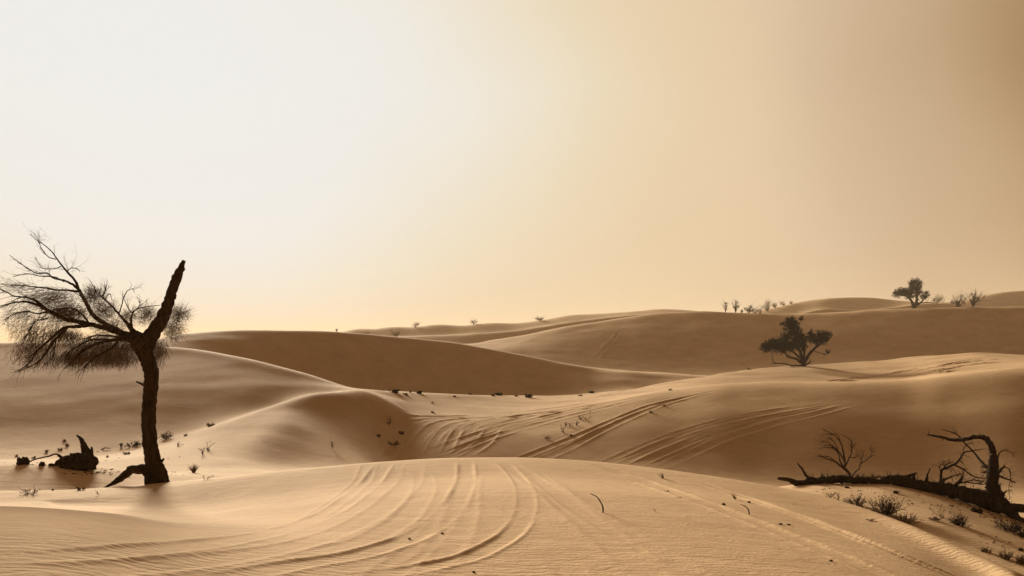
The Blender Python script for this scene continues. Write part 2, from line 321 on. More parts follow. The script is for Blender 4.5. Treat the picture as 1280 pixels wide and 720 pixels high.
# ------------------------------------------------------------------ mesh building
class MB:
    def __init__(s): s.v = []; s.f = []
    def tube(s, pts, rad, n=6, rough=0, cap=True):
        p = np.array(pts, float); k = len(p); rad = np.broadcast_to(rad, (k,))
        T = np.gradient(p, axis=0); T /= np.linalg.norm(T, axis=1, keepdims=True)+1e-12
        ref = np.array([0.13, 0.97, 0.2]) if abs(T[0, 1]) < .8 else np.array([1., 0, .1])
        base = len(s.v); ang = np.arange(n)*2*math.pi/n
        for i in range(k):
            A = np.cross(T[i], ref); A /= np.linalg.norm(A)+1e-9; B = np.cross(T[i], A); ref = np.cross(A, T[i])
            rr = rad[i]*(1+rough*RNG.uniform(-1, 1, n)) if rough else np.full(n, rad[i])
            s.v.extend((p[i]+np.outer(np.cos(ang)*rr, A)+np.outer(np.sin(ang)*rr, B)).tolist())
        for i in range(k-1):
            for j in range(n):
                j2 = (j+1) % n
                s.f.append((base+i*n+j, base+i*n+j2, base+(i+1)*n+j2, base+(i+1)*n+j))
        if cap:
            s.f.append(tuple(base+j for j in range(n))[::-1]); s.f.append(tuple(base+(k-1)*n+j for j in range(n)))
    def leaf(s, p, size, d=None):
        d = RNG.normal(size=3) if d is None else np.asarray(d)+RNG.normal(size=3)*.35
        d /= np.linalg.norm(d)+1e-9; w = np.cross(d, RNG.normal(size=3)); w /= np.linalg.norm(w)+1e-9
        b = len(s.v); p = np.asarray(p)
        s.v.extend([(p-d*size*.5).tolist(), (p+w*size*.28).tolist(), (p+d*size*.5).tolist(), (p-w*size*.28).tolist()])
        s.f.append((b, b+1, b+2, b+3))
    def lump(s, c, r, rough=.25, nu=10, nv=7):
        b = len(s.v); sd = int(RNG.integers(1e6))
        for i in range(nv+1):
            th = math.pi*i/nv
            for j in range(nu):
                ph = 2*math.pi*j/nu
                d = np.array([math.sin(th)*math.cos(ph), math.sin(th)*math.sin(ph), math.cos(th)])
                k = 1+rough*float(vnoise(np.array(d[0]*1.9+sd % 97), np.array(d[1]*1.9+d[2]*2.3+sd % 89), 3))+rough*.4*(RNG.random()-.5)*(0 < i < nv)
                s.v.append((c[0]+d[0]*r[0]*k, c[1]+d[1]*r[1]*k, c[2]+d[2]*r[2]*k))
        for i in range(nv):
            for j in range(nu):
                j2 = (j+1) % nu; s.f.append((b+i*nu+j, b+(i+1)*nu+j, b+(i+1)*nu+j2, b+i*nu+j2))
    def build(s, name, m, parent=None, loc=None, smooth=True):
        me = bpy.data.meshes.new(name)
        o3 = np.array(parent.location if parent is not None and loc is None else (loc if loc is not None else (0, 0, 0)))
        v = np.array(s.v)-o3
        me.from_pydata(v.tolist(), [], s.f); me.update()
        if smooth: me.shade_smooth()
        me.materials.append(m)
        o = bpy.data.objects.new(name, me); COL.objects.link(o)
        if parent is not None: o.parent = parent
        elif loc is not None: o.location = loc
        return o
def tag(o, label, cat, group=None):
    o['label'] = label; o['category'] = cat
    if group: o['group'] = group
    return o
def empty(name, loc, label, cat, group=None):
    o = bpy.data.objects.new(name, None); COL.objects.link(o); o.location = loc; o.empty_display_size = .2
    return tag(o, label, cat, group)
def spline(pts, n):
    p = np.array(pts, float); t = np.r_[0, np.cumsum(np.linalg.norm(np.diff(p[:, :3], axis=0), axis=1)+1e-6)]
    q = np.linspace(0, t[-1], n)
    return np.stack([pchip(t, p[:, k], q) if len(p) > 2 else np.interp(q, t, p[:, k]) for k in range(p.shape[1])], 1)
def bough(pts, Y0, n=None, jit=0.0):
    """pts: (photo column, row, thickness in photo pixels, depth offset in metres) -> points, radii"""
    w = []
    for q in pts:
        px, py, wd = q[:3]; Y = Y0+(q[3] if len(q) > 3 else 0)
        x, y, z = ray(px, py, Y); w.append((x, y, z, wd*Y/F/2))
    c = spline(w, n or max(6, 5*len(pts)))
    if jit: c[1:-1, :3] += RNG.normal(size=(len(c)-2, 3))*jit*c[1:-1, 3:4]
    return c[:, :3], np.maximum(c[:, 3], .0016)
def grow(mb, p, d, length, r, level, bend, seg=5, spread=.7, kids=3, n=4, leaves=None, wander=.25):
    pts = [np.array(p, float)]; d = np.array(d, float); d /= np.linalg.norm(d)+1e-9
    for i in range(seg):
        d = d+RNG.normal(size=3)*wander*np.array([1, .7, 1])+bend; d /= np.linalg.norm(d)+1e-9
        pts.append(pts[-1]+d*length/seg)
    rr = np.linspace(r, max(r*.35, .0012), seg+1)
    mb.tube(pts, rr, n if r > .004 else 3, cap=False)
    if leaves is not None:
        lm, size, cnt = leaves
        for _ in range(cnt):
            k = RNG.integers(1, seg+1); lm.leaf(pts[k]+RNG.normal(size=3)*size*.3, size*RNG.uniform(.6, 1.3), d)
    if level > 0:
        for _ in range(kids):
            k = int(RNG.integers(1, seg+1)); dd = pts[k]-pts[k-1]; dd /= np.linalg.norm(dd)+1e-9
            nd = dd+RNG.normal(size=3)*spread
            grow(mb, pts[k], nd, length*RNG.uniform(.4, .7), rr[k]*.65, level-1, bend, max(3, seg-1), spread, kids, n, leaves, wander)

# ------------------------------------------------------------------ the wind-bent dead tree on the left
TX, TY, TZ = hit(194, 603, 15, 17.2)
Y0 = TY
def leaning_tree():
    root = empty('dead_tree', (TX, TY, TZ), 'tall half-dead tree with broken upright stub and windswept twigs to the left', 'tree')
    t = MB()
    p, r = bough([(197,612,27),(195,603,24),(194,595,22),(192.5,583,20.5),(190,568,19),(187.5,550,18),(186,530,18),(186.5,510,17.5),(188,490,17.5),(189,472,18),(187,456,18.5),(181,440,20),(173,427,22),(166,418,17)], Y0, 60, .05)
    t.tube(p, r, 14, .05)
    p, r = bough([(190,594,15),(180,586,13),(168,587,11),(158,592,10),(148,600,8,-.15),(138,606,4,-.3),(128,611,2,-.4)], Y0, 26, .08); t.tube(p, r, 10, .1)
    p, r = bough([(186,588,9,-.05),(183,598,6,-.2),(182,608,3,-.3)], Y0, 10); t.tube(p, r, 7, .1)
    p, r = bough([(200,580,8,.05),(205,592,9,.1),(210,606,6,.15)], Y0, 10); t.tube(p, r, 8, .1)
    p, r = bough([(183,484,4),(177,480,3),(170,477,2)], Y0, 8); t.tube(p, r, 5, .1)
    p, r = bough([(202,577,4),(205,573,2.5)], Y0, 5); t.tube(p, r, 5, .2)
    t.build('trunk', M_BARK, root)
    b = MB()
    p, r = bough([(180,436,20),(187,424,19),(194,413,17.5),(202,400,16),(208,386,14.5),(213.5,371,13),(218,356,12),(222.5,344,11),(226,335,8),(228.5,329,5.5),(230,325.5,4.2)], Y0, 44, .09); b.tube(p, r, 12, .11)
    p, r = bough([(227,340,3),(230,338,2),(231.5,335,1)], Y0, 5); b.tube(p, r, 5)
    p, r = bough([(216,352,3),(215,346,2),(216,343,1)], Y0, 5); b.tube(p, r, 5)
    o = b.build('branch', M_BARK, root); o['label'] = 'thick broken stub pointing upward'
    def limb(pts, sub=(), twigs=10, tl=(8, 20), bend=(-.05, 0, .0), dirn=(-1, 0, .2), lvl=1, kids=2):
        m = MB(); base, rb = bough([(q[0], q[1], q[2]*(1-.26*min(1, i/2.)))+tuple(q[3:]) for i, q in enumerate(pts)], Y0, None, .12); m.tube(base, rb, 8, .08)
        lines_ = [(base, rb)]
        for s in sub:
            q, rq = bough(s, Y0, None, .15); m.tube(q, rq, 5, .06); lines_.append((q, rq))
        for q, rq in lines_:
            for _ in range(twigs):
                k = int(RNG.integers(len(q)//3, len(q)))
                dd = q[min(k+1, len(q)-1)]-q[k-1]; dd /= np.linalg.norm(dd)+1e-9
                nd = dd*1.0+np.array(dirn)*.4+RNG.normal(size=3)*np.array([.45, .6, .5])
                grow(m, q[k], nd, RNG.uniform(*tl)*Y0/F, min(rq[k]*.5, .0055), lvl, np.array(bend), 5, .5, kids, wander=.2)
        return m.build('branch', M_BARK, root)
    limb([(174,428,14),(162,421,12),(150,416,10.5),(136,411.5,9),(120,407,8,-.1),(102,403,7.5,-.15),(86,400,7,-.2),(70,393.5,6.5,-.25),(56,386,5.5,-.3),(44,380,4.5,-.35),(30,377,3.2,-.4),(14,379,2.4,-.45),(-4,384,1.5,-.5)],
         [[(62,390,4,-.3),(52,382,3.4,-.3),(42,374,2.8,-.3),(30,371.5,2.2,-.3),(18,370,1.7,-.3),(8,365,1.4,-.3),(-3,359,1,-.3)],
          [(60,389,2.5,-.3),(48,392,2,-.3),(34,389,1.5,-.2),(18,392,1.2,-.2),(6,400,1,-.2)],
          [(98,403,3,-.1),(84,394,2.4,.1),(72,388,1.8,.2),(92,385,1.2,.2)],
          [(112,405,3,.1),(100,391,2.4,.25),(88,385,2,.3),(70,386,1.5,.3),(62,390,1.2,.3)]], 16, (10, 26), (-.06, 0, -.06), (-1, 0, -.4))
    limb([(150,415,9,.1),(136,408,8,.15),(124,400,7.5,.2),(115,392,7,.25),(109,381,6.5,.3),(103,370,5.8,.3),(98,361,5,.3),(94,351,4.2,.3),(87,343,3.6,.3),(80,335,3,.3),(72,325,2.4,.3),(65,315,1.8,.3),(55,306,1.4,.3),(46,300,1,.3),(37,292,.6,.3)],
         [[(97,361,3.6,.3),(88,354,3,.35),(78,350,2.5,.4),(68,348,2,.4),(57,341,1.8,.4),(48,342,1.6,.4),(36,336,1.3,.4),(24,328,1,.4),(12,319,.7,.4)],
          [(99,364,3.2,.3),(88,363,2.8,.2),(72,362.5,2.4,.15),(54,359.5,2.2,.1),(38,358,1.5,.1),(22,356,1,.1),(8,358,.7,.1)],
          [(80,352,2,.4),(66,346,1.6,.5),(50,345,1.3,.5),(34,342,1,.5),(16,346,.7,.5)],
          [(70,324,1.4,.3),(62,322,1.2,.2),(54,314,1,.2),(48,302,.7,.2)],
          [(76,333,1.4,.3),(66,336,1.1,.4),(56,336,.8,.4),(44,322,.6,.4)],
          [(88,345,1.6,.3),(84,340,1.3,.2),(90,335,1,.2),(97,336,.8,.2),(100,340,.6,.2)]], 9, (8, 22), (-.05, 0, .02), (-1, 0, .35))
    limb([(172,423,9,-.1),(164,411,7,-.1),(157,402,5,-.1),(150,394,4,-.1),(143,386,3.2,-.1),(134,377,2.4,-.1),(126,370,1.8,-.1),(119,362,1.3,-.1),(113,351,.8,-.1)],
         [[(149,392,1.8,-.1),(152,382,1.5,-.1),(155,371,1.2,-.1),(160,363,1,-.1),(166,361,.8,-.1),(168,366,.6,-.1)],
          [(127,371,2,-.1),(131,365,1.6,-.1),(133.5,356,1,-.1)],
          [(140,383,1.6,-.1),(132,373,1.3,.1),(137,367,1,.1),(140,375,.7,.1)]], 7, (6, 16), (-.02, 0, .06), (-.5, 0, .8))
    limb([(168,420,6,.1),(164,408,4.5,.1),(164,399,3.4,.1),(166,391,2.6,.1),(172,386,2,.1),(185,383,1.5,.1),(200,381.5,.9,.1)],
         [[(166,392,1.6,.1),(160,385,1.2,.1),(157,378,.9,.1)], [(172,386,1.3,.1),(175,380,1,.1),(173,376,.7,.1)]], 7, (6, 14), (0, 0, .03), (.2, 0, .8))
    limb([(112,406,6,-.2),(98,408,5.5,-.3),(85,408.5,5,-.4),(78,411,4.8,-.4),(66,421,3.8,-.45),(55,431,3.2,-.5),(46,439,2.6,-.5),(40,449,2,-.5),(30,459,1.5,-.5),(18,465,.9,-.5)],
         [[(84,409,4.4,-.4),(75,419,3.6,-.3),(66,428,3,-.3),(58,441,2.4,-.3),(50,450,1.8,-.3),(38,458,1.3,-.3),(22,465,.8,-.3)],
          [(70,425,2,-.3),(68,436,1.4,-.2),(66,446,.9,-.2)], [(60,398,2,-.3),(48,400,1.6,-.2),(38,410,1.2,-.2),(30,425,.8,-.2)]], 16, (8, 22), (-.05, 0, -.12), (-.6, 0, -.8))
    limb([(166,424,8,-.2),(150,424,6,-.35),(130,427,5,-.45),(112,433,4.2,-.5),(98,443,3.4,-.55),(90,452,2.4,-.55),(80,461,1.2,-.55)],
         [[(140,425,3.5,-.3),(118,424,2.6,-.3),(102,430,2,-.3),(84,442,1.3,-.3)], [(150,424,3.5,-.3),(138,436,2.8,-.3),(120,446,2,-.3),(104,460,1.2,-.3)],
          [(158,424,4,.2),(140,420,3,.4),(122,419,2.4,.5),(104,424,1.6,.5)]], 18, (8, 20), (-.05, 0, -.1), (-.6, 0, -.8))
    # the drooping fine twigs, denser in the low clump
    fo = MB()
    def hair(cx, cy, rx, ry, cnt, dep=.35, L=(7, 16), d=(-.45, 0, -1), curl=.22, r=.0019, dy=0):
        for _ in range(int(cnt*.8)):
            q = RNG.normal(size=3); q /= np.linalg.norm(q); q *= RNG.random()**.45
            Y = Y0+dy+q[1]*dep; x, y, z = ray(cx+q[0]*rx, cy+q[2]*ry, Y)
            dd = np.array(d)+RNG.normal(size=3)*.42; dd /= np.linalg.norm(dd)
            l = RNG.uniform(*L)*Y0/F; pts = [np.array([x, y, z])]
            for _k in range(3):
                dd = dd+RNG.normal(size=3)*curl; dd /= np.linalg.norm(dd); pts.append(pts[-1]+dd*l/3)
            fo.tube(pts, [r, r*.9, r*.7, r*.4], 3, cap=False)
            for _k in range(2):
                k = RNG.integers(1, 4); fo.leaf(pts[k], RNG.uniform(.006, .016), dd)
    hair(128,438,50,15,1500, .5)
    hair(146,428,30,12,600, .45); hair(110,446,36,13,900,.45); hair(150,446,30,11,700,.4)
    hair(92,444,22,10,380); hair(60,420,34,20,900,.5); hair(38,416,26,22,480,.5); hair(45,440,25,14,300,.4)
    hair(140,408,28,14,700,.35,d=(-.3,0,-.2)); hair(165,425,22,12,500,.35); hair(110,424,40,8,500,.4); hair(70,392,40,22,700,.5,d=(-.8,0,-.4))
    hair(92,390,30,13,1000,.4,d=(-.7,0,-.5)); hair(66,372,36,14,1000,.4,d=(-1,0,-.3)); hair(24,396,20,22,320,.4,d=(-.8,0,-.6))
    hair(84,416,24,8,500,.4)
    hair(118,372,16,13,600,.3,d=(-.3,0,.4)); hair(132,390,18,13,600,.35,d=(-.2,0,.3)); hair(182,396,15,12,480,.3,d=(.1,0,.3)); hair(160,398,10,9,220,.3,d=(0,0,.5))
    hair(222,395,15,11,520,.25,d=(.3,0,.4),dy=.3); hair(215,410,15,14,560,.3,d=(.2,0,-.3),dy=.3); hair(201,434,11,14,420,.3,dy=.2); hair(198,448,7,10,80,.2,dy=.2)
    hair(40,440,34,18,420,.5); hair(70,448,30,12,300,.5); hair(25,360,24,8,200,.3,d=(-1,0,.1)); hair(10,352,8,10,20,.3,d=(-1,0,.2)); hair(55,300,12,8,14,.2,d=(-1,0,.7))
    fo.build('foliage', M_HAIR, root)
leaning_tree()

# ------------------------------------------------------------------ far and middle-distance trees
def far_tree(px, py, Y, label, limbs, blobs, leafpx=1.5, dens=1.0, name='desert_tree', cat='tree', group=None, depth=.8, m=None, twig=0):
    x, y, z = ray(px, py, Y); z = min(z, gz(x, y)+.05)
    root = empty(name, (x, y, z), label, cat, group); s = Y/F
    for i, l in enumerate(limbs):
        b = MB(); p, r = bough(l, Y, None, .15); b.tube(p, r, 7, .08)
        for _ in range(twig):
            k = int(RNG.integers(len(p)//2, len(p))); grow(b, p[k], (p[k]-p[k-1])/(np.linalg.norm(p[k]-p[k-1])+1e-9)+RNG.normal(size=3)*.6, RNG.uniform(3, 8)*s, r[k]*.5, 1, np.zeros(3), 4, .6, 2)
        b.build('trunk' if i == 0 else 'branch', M_BARK, root)
    c = MB(); ctr = np.array([x, y, 0])
    for q in blobs:
        cx, cy, rx, ry = q[:4]; dn = q[4] if len(q) > 4 else 1
        dep = (rx*.6+ry*.6)*s*depth; dy = RNG.uniform(-.35, .35)*rx*s
        nclump = int(rx*ry*.55*dens*dn)+3
        for _ in range(nclump):
            v = RNG.normal(size=3); v /= np.linalg.norm(v); v *= RNG.random()**.5*(1.05 if RNG.random() < .8 else RNG.uniform(1.1, 1.5))
            w = Y+dy+v[1]*dep; p0 = np.array(ray(cx+v[0]*rx, cy+v[2]*ry, w))
            cs = RNG.uniform(.7, 1.5)
            for _k in range(int(27*RNG.uniform(.5, 1.2))):
                c.leaf(p0+RNG.normal(size=3)*s*cs, leafpx*s*RNG.uniform(.6, 1.5))
            if RNG.random() < .45:
                o = np.array(ray(cx, cy+ry*.6, Y+dy)); dd = p0-o
                grow(c, p0, dd/(np.linalg.norm(dd)+1e-9), RNG.uniform(2, 4.5)*s, .12*s, 0, np.zeros(3), 3)
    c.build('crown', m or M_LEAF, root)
    return root
gx, gy_, gzz = hit(1003, 457.5, 82, 100)
far_tree(1003, 456.5, gy_, 'dark spreading acacia-like tree standing alone on the lit dune ridge', [
    [(1003.5,459,7),(1003.5,453,6),(1002,446,4.5),(999,438,3.5),(995,428,2.5),(992,412,1.6)],
    [(1004,454,4),(1005,442,3),(1004.5,430,2.4),(1002,418,1.6)],
    [(1005,454,5),(1010,445,4.2),(1017,437,3.4),(1025,430,2.4),(1032,422,1.5)],
    [(1002,453,4),(994,448,3),(985,446,2.6),(981,440,2),(975,434,1.6)],
    [(1001,449,3),(993,441,2.4),(985,437,2),(972,433,1.5)],
    [(1002,457,2.6),(990,457,1.8),(980,454.5,1.5),(968,454,1.2),(966,450,.9),(965,441,.6)],
    [(1005,457.5,2.6),(1009,455,2),(1013,452,1)],
    [(1018,439,1.2),(1024,441,.9),(1033,443,.7),(1036,438,.5)]],
    [(959,434,9,6),(970,431,12,8.5),(978,434,12,6.5),(990,432,11,8),(983,421,8,8,.8),(990,408,9,9,1),(987,402,7,6,.7),(993,417,8,9,.8),(1000,424,7,10),(1004,431,5,8),(1013,421,6,7,.8),(1022,425,11,7.5),(1030,420,9,7),(1002,398.5,3,2.5,.5),(978,404,2.5,3,.4),(1034,441,5,3.5,.12)], 1.45, 2.2, twig=5)
hx, hy, hz = hit(1142, 384.5, 185, 205)
far_tree(1142, 384.3, hy, 'bushy forked tree on the skyline of the brown dune', [
    [(1142,386,5),(1141,380,4),(1138,374,3),(1133,370,2.2),(1124,368,1.2)],
    [(1143,385,4),(1146,377,3.6),(1146,366,3),(1143,357,2)],
    [(1144,383,3),(1151,378,2.2),(1158,370,1.2)],
    [(1139,378,1.6),(1148,379,1),(1160,378,.9),(1168,379,.6)]],
    [(1121,368,5,4,.8),(1125,364,6,4,.7),(1132,365,7,5,.9),(1137,367,6,6),(1141,360,6,8),(1144,352,7,4,.7),(1147,364,4,8),(1149,357,4,5,.5),(1156,370,4,4,.8),(1159,366,3,3,.5)], 1.3, 2.9, twig=6)
def far_bush(px, py, Y, label, blobs, stems, dens=1, name='desert_bush', cat='bush', group=None, leafpx=1.2):
    x, y, z = hit(px, py+.4, Y-40, Y+70); Y = y; s = Y/F
    root = empty(name, (x, y, z), label, cat, group)
    b = MB()
    for i in range(stems):
        k = blobs[i % len(blobs)]; t = np.array(ray(k[0]+RNG.uniform(-1, 1)*k[2], k[1]-RNG.random()*k[3]*1.2, Y+RNG.uniform(-.5, .5)*k[2]*s))
        d = t-np.array([x, y, z]); grow(b, (x, y, z-.02), d+np.array([0, 0, .3*np.linalg.norm(d)]), np.linalg.norm(d)*1.15, .32*s, 1, np.zeros(3), 5, .5, 3, wander=.14)
    fm = M_SCRUB if Y > 260 else M_LEAF; b.build('stem', M_STRAW if Y > 260 else M_TWIG, root)  # far bushes use paler materials: distance haze put into their colour
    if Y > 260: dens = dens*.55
    c = MB()
    for q in blobs:
        cx, cy, rx, ry = q[:4]; dn = q[4] if len(q) > 4 else 1
        for _ in range(int(rx*ry*.5*dens*dn)+3):
            v = RNG.normal(size=3); v /= np.linalg.norm(v); v *= RNG.random()**.5
            p0 = np.array(ray(cx+v[0]*rx, cy+v[2]*ry, Y+v[1]*rx*s*.8))
            for _k in range(16): c.leaf(p0+RNG.normal(size=3)*s*.9, leafpx*s*RNG.uniform(.5, 1.2))
    c.build('leaves', fm, root)
    return root
SG = 'bushes and small trees along the far dune skyline'
far_bush(1171, 379, 318, 'rounded grey bush beyond the skyline tree, paler through haze', [(1168,375,6,3),(1173,372,6,4),(1177,375,4,3)], 8, 1.3, group=SG)
far_bush(1197, 383.5, 194, 'wide ragged bush on the skyline, left one of the pair', [(1192,378,6,4,.8),(1200,379,8,4.5),(1202,371,5,5,.35),(1206,375,3,4,.4)], 22, .9, group=SG)
far_bush(1216, 383.7, 194, 'fan-shaped bush on the skyline, right one of the pair', [(1216,376,4,4.5),(1221,374,5,4,.9),(1227,371,4,3,.6),(1215,369,3,4,.5)], 24, .9, group=SG)
far_bush(907, 389.5, 205, 'tiny lollipop sapling, leftmost on the right-hand skyline', [(907.5,382,1.6,2.6),(907,379.5,1.2,1.5)], 4, 1.5, 'desert_sapling', 'sapling', SG)
far_bush(919.5, 390.3, 205, 'slim small tree with a wispy top on the skyline', [(920,383,2.4,4),(921,378,2,2.5,.5),(922,384,3,1.2,.6)], 10, 1.2, 'desert_sapling', 'sapling', SG)
far_bush(936, 391, 215, 'low round bush on the skyline beside the two saplings', [(934,387,4,3),(938,384,3,3.2),(939,388,4,3)], 9, 1.2, group=SG)
far_bush(927, 391, 215, 'tiny ground-hugging bush just left of the round skyline bush', [(927,389,2.6,1.5)], 4, 1.2, group=SG)
far_bush(944, 391.5, 300, 'thin bare-stemmed bush between round bush and taller shrub on the skyline', [(944,388,2.5,3,.25)], 9, .6, group=SG)
far_bush(950, 391, 330, 'small low scrub at the foot of the taller skyline shrub', [(950,388,3,2,.5)], 8, .6, group=SG)
far_bush(960, 389, 420, 'taller twiggy shrub where the pale dune begins to climb', [(959,383,4,4.5,.7),(961,379,3,3,.4),(956,386,4,3,.5)], 18, .8, group=SG)
far_bush(969, 385, 430, 'spiky shrub partway up the pale climbing dune', [(968,382,4,2.5,.5)], 14, .7, group=SG)
far_bush(980, 382, 440, 'sparse shrub higher on the pale climbing dune', [(978,380,4,2,.4)], 12, .6, group=SG)
far_bush(989, 380, 445, 'topmost faint sprig on the pale climbing dune', [(989,378.5,3,1.5,.3)], 9, .5, group=SG)
far_bush(519.5, 408.8, 450, 'small flat-topped bush on the far left skyline', [(518,406.5,2.6,2.2),(521.5,406,2.6,2.2)], 7, 1.6, group=SG)
far_bush(592, 405, 450, 'open branching shrub on the far skyline left of centre', [(589,402.8,3,1.6,.6),(594,402.4,3.2,2,.6)], 14, .8, group=SG)
far_bush(675, 400.5, 450, 'faint pair-headed shrub on the far central skyline', [(671,398.8,3,1.8,.7),(678,398.4,3,1.8,.7)], 12, .8, group=SG)
far_bush(421, 414.5, 120, 'speck-sized sapling on the dark dune crest at left', [(421.3,412.6,1,1)], 3, 1.2, 'desert_sapling', 'sapling', SG)
far_bush(496, 421, 320, 'bare faint shrub just over the dark dune crest', [(492,418,4,2,.25),(498,417.5,3,2.2,.25)], 18, .5, group=SG)
far_bush(460, 419, 320, 'pale low shrub just behind the dark dune crest', [(459,417.5,3.5,1.2,.4)], 9, .5, group=SG)

# ------------------------------------------------------------------ fallen tree on the right mound
fx, fy, fz = hit(1150, 612, 16.5, 19.5)
def fallen_tree():
    Yf = 18.8
    x, y, z = ray(1240, 640, 17.5); root = empty('fallen_tree', (x, y, gz(x, y)), 'long toppled dead tree with upright snag lying along the right mound', 'fallen tree')
    def on(px, py, w, dy=0):                  # keeps the log close to the mound's crest distance
        Yc = float(np.interp(px, [960, 1040, 1100, 1160, 1220, 1280, 1400], [19.3, 19.3, 19.0, 18.5, 17.8, 17.0, 16.0])); return (px, py, w, Yc-Yf+dy)
    t = MB()
    p, r = bough([on(*q) for q in [(972,598,3),(980,598.5,4.5),(986,599.5,5),(991,602.5,7),(998,605,8),(1008,603,8),(1025,600.5,8.5),(1045,599.8,9),(1070,600,9),(1090,600.8,8),(1099,602.5,6),(1108,601,9),(1118,600,13),(1132,602,15),(1146,607,14),(1160,609.5,15),(1180,612,16),(1200,617,17),(1220,621,20),(1240,627,24),(1252,632,20),(1262,635.5,12),(1280,635,10),(1310,632,9)]], Yf, 110, .1)
    t.tube(p, r, 12, .13)
    p, r = bough([on(*q) for q in [(1246,630,14),(1258,640,9),(1272,648,7),(1300,660,6)]], Yf, 20, .1); t.tube(p, r, 8, .14)
    p, r = bough([on(*q) for q in [(1268,637,6),(1272,645,5),(1278,650,4)]], Yf, 8); t.tube(p, r, 7, .1)
    for q in [[(1100,602,6),(1108,598,7),(1116,596,4),(1122,594,2)], [(1112,600,9),(1128,597,8),(1140,594,4),(1146,591,1.6)], [(1138,604,6),(1142,597,4),(1144.5,591,1.5)], [(1040,597,5),(1052,595.5,3),(1060,597,2)], [(1150,607,9),(1158,600,5),(1160,592,2.4),(1163,585,1.2)], [(1168,609,9),(1176,603,6),(1180,598,2)]]:
        p, r = bough([on(*a) for a in q], Yf, 10, .2); t.tube(p, r, 7, .2)
    for _ in range(230):
        k = int(RNG.integers(6, 104)); pp, rr = bough([on(1000+k*2.4, 598+max(0, k*2.4-100)*.17, 2), on(1001+k*2.4, 597+max(0, k*2.4-100)*.17, 1.5)], Yf, 2)
        dense = 1 if k < 45 else 1.6
        grow(t, pp[0], (RNG.normal()*.8-.15, RNG.normal()*.6, .9), RNG.uniform(3, 9)*dense*Yf/F, .0075, 1, np.array([0, 0, 0.]), 4, .6, 2)
    t.build('trunk', M_BARK, root)
    def br(polys, tw=0, tl=(5, 12), dr=(0, 0, .3), lab=None):
        m = MB()
        for j, q in enumerate(polys):
            p, r = bough([on(*a) for a in q], Yf, None, .12); m.tube(p, r, 9 if q[0][2] > 6 else 6, .08)
            for _ in range(tw):
                k = int(RNG.integers(len(p)//4, len(p))); dd = p[k]-p[k-1]; dd /= np.linalg.norm(dd)+1e-9
                grow(m, p[k], dd*.6+np.array(dr)+RNG.normal(size=3)*.6, RNG.uniform(*tl)*Yf/F, min(.0065, max(.0035, r[k]*.5)), 1, np.zeros(3), 5, .6, 3, wander=.35)
        o = m.build('branch', M_BARK, root)
        if lab: o['label'] = lab
    br([[(1018,601,5),(1007,594,3.2),(1003,587,2.6),(996.5,579,1.5)]], 2, (3, 6))
    br([[(1246,632,24),(1243,618,18),(1241,605,15),(1240.5,592,14),(1241.5,580,12),(1241,568,9.5),(1239,558,8),(1235,550.5,7),(1229,546.5,6.2),(1222,546,5.6),(1210,548,5.2),(1200,550,4.8),(1188,549.5,4),(1178,546.5,3.4),(1168,545,2.8),(1159,543.3,1.6)],
        [(1241,572,5),(1243.5,565,3.5),(1243,560,1.5)], [(1240,583,5),(1233,583,4),(1227,584,1.5)], [(1240,589,4),(1232,590,3),(1226,590.5,1)]], 5, (4, 10), lab='bent upright snag hooking to the left')
    br([[(1239,587,4.5,.1),(1232,582,3.6,.1),(1225,575,2.8,.15),(1217,565,2.4,.2),(1210,558,2,.2),(1203,550.5,1.8,.2),(1196,543,1.7,.2),(1190,540.5,1.5,.2),(1178,537,.9,.2)]], 4, (4, 9))
    br([[(1175,605,4),(1176,596,3.4),(1176.5,589,3.2),(1186,583.5,3,.05),(1195,579,2.8,.1),(1201,572,2.4,.1),(1205,566,2,.1),(1215,563.5,1.6,.15),(1229,561.5,.9,.2)],
        [(1192,580.5,2.2,.1),(1203,586,1.9,.15),(1213,593,1.6,.2),(1222,597,1.4,.2),(1236,598,1.1,.2)],
        [(1177,588,1.8),(1184,580,1.3),(1192,577,1)], [(1203,568,1.2,.1),(1205,560,1,.1),(1213,553,.7,.1)], [(1176,590,1.3),(1174,583,.8),(1178,579,.6)]], 7, (5, 14), (.2, 0, -.1))
    br([[(1176,603,3),(1186,597,2.4),(1196,593.5,1.8),(1205,592,1.2)], [(1194,607,5,-.05),(1200,601,4,-.05),(1203,595,1.2,-.05)],
        [(1196,604,2.2),(1212,603,1.8),(1224,605,1.5),(1236,605,1.2)], [(1205,603,1.6),(1218,600,1.4),(1230,602,1)]], 9, (5, 14), (0, 0, .1))
    br([[(1245,590,4),(1247,580,3),(1247,573,2.2),(1248.5,568,1.6),(1255,562.5,1,.1),(1263,565,.8,.1),(1268.5,572,.5,.1)], [(1243,584,2.4),(1244.5,575,1.6),(1243,568,1)]], 5, (4, 9), (.3, 0, .2))
    br([[(1246,594,4),(1252,586,3),(1256,582.5,2)], [(1247,594,3.4),(1254,597,2.4),(1262,600,1.8),(1269,603.5,.9)], [(1256,584,1.4),(1261,586,1.2),(1263,592,1.1),(1263,600,.9)], [(1262,602,.8),(1261,612,.6),(1262,625,.5)]], 6, (4, 9), (.4, 0, .1))
    br([[(1246,615,4),(1250,610,2.4),(1249,606,1)], [(1247,622,4),(1254,619,2.2),(1256,614,1)], [(1250,626,4),(1258,628,2.4),(1264,631,1.4)], [(1248,618,2),(1252,624,1.4),(1257,627,1)]], 7, (4, 9), (.3, 0, .5))
fallen_tree()

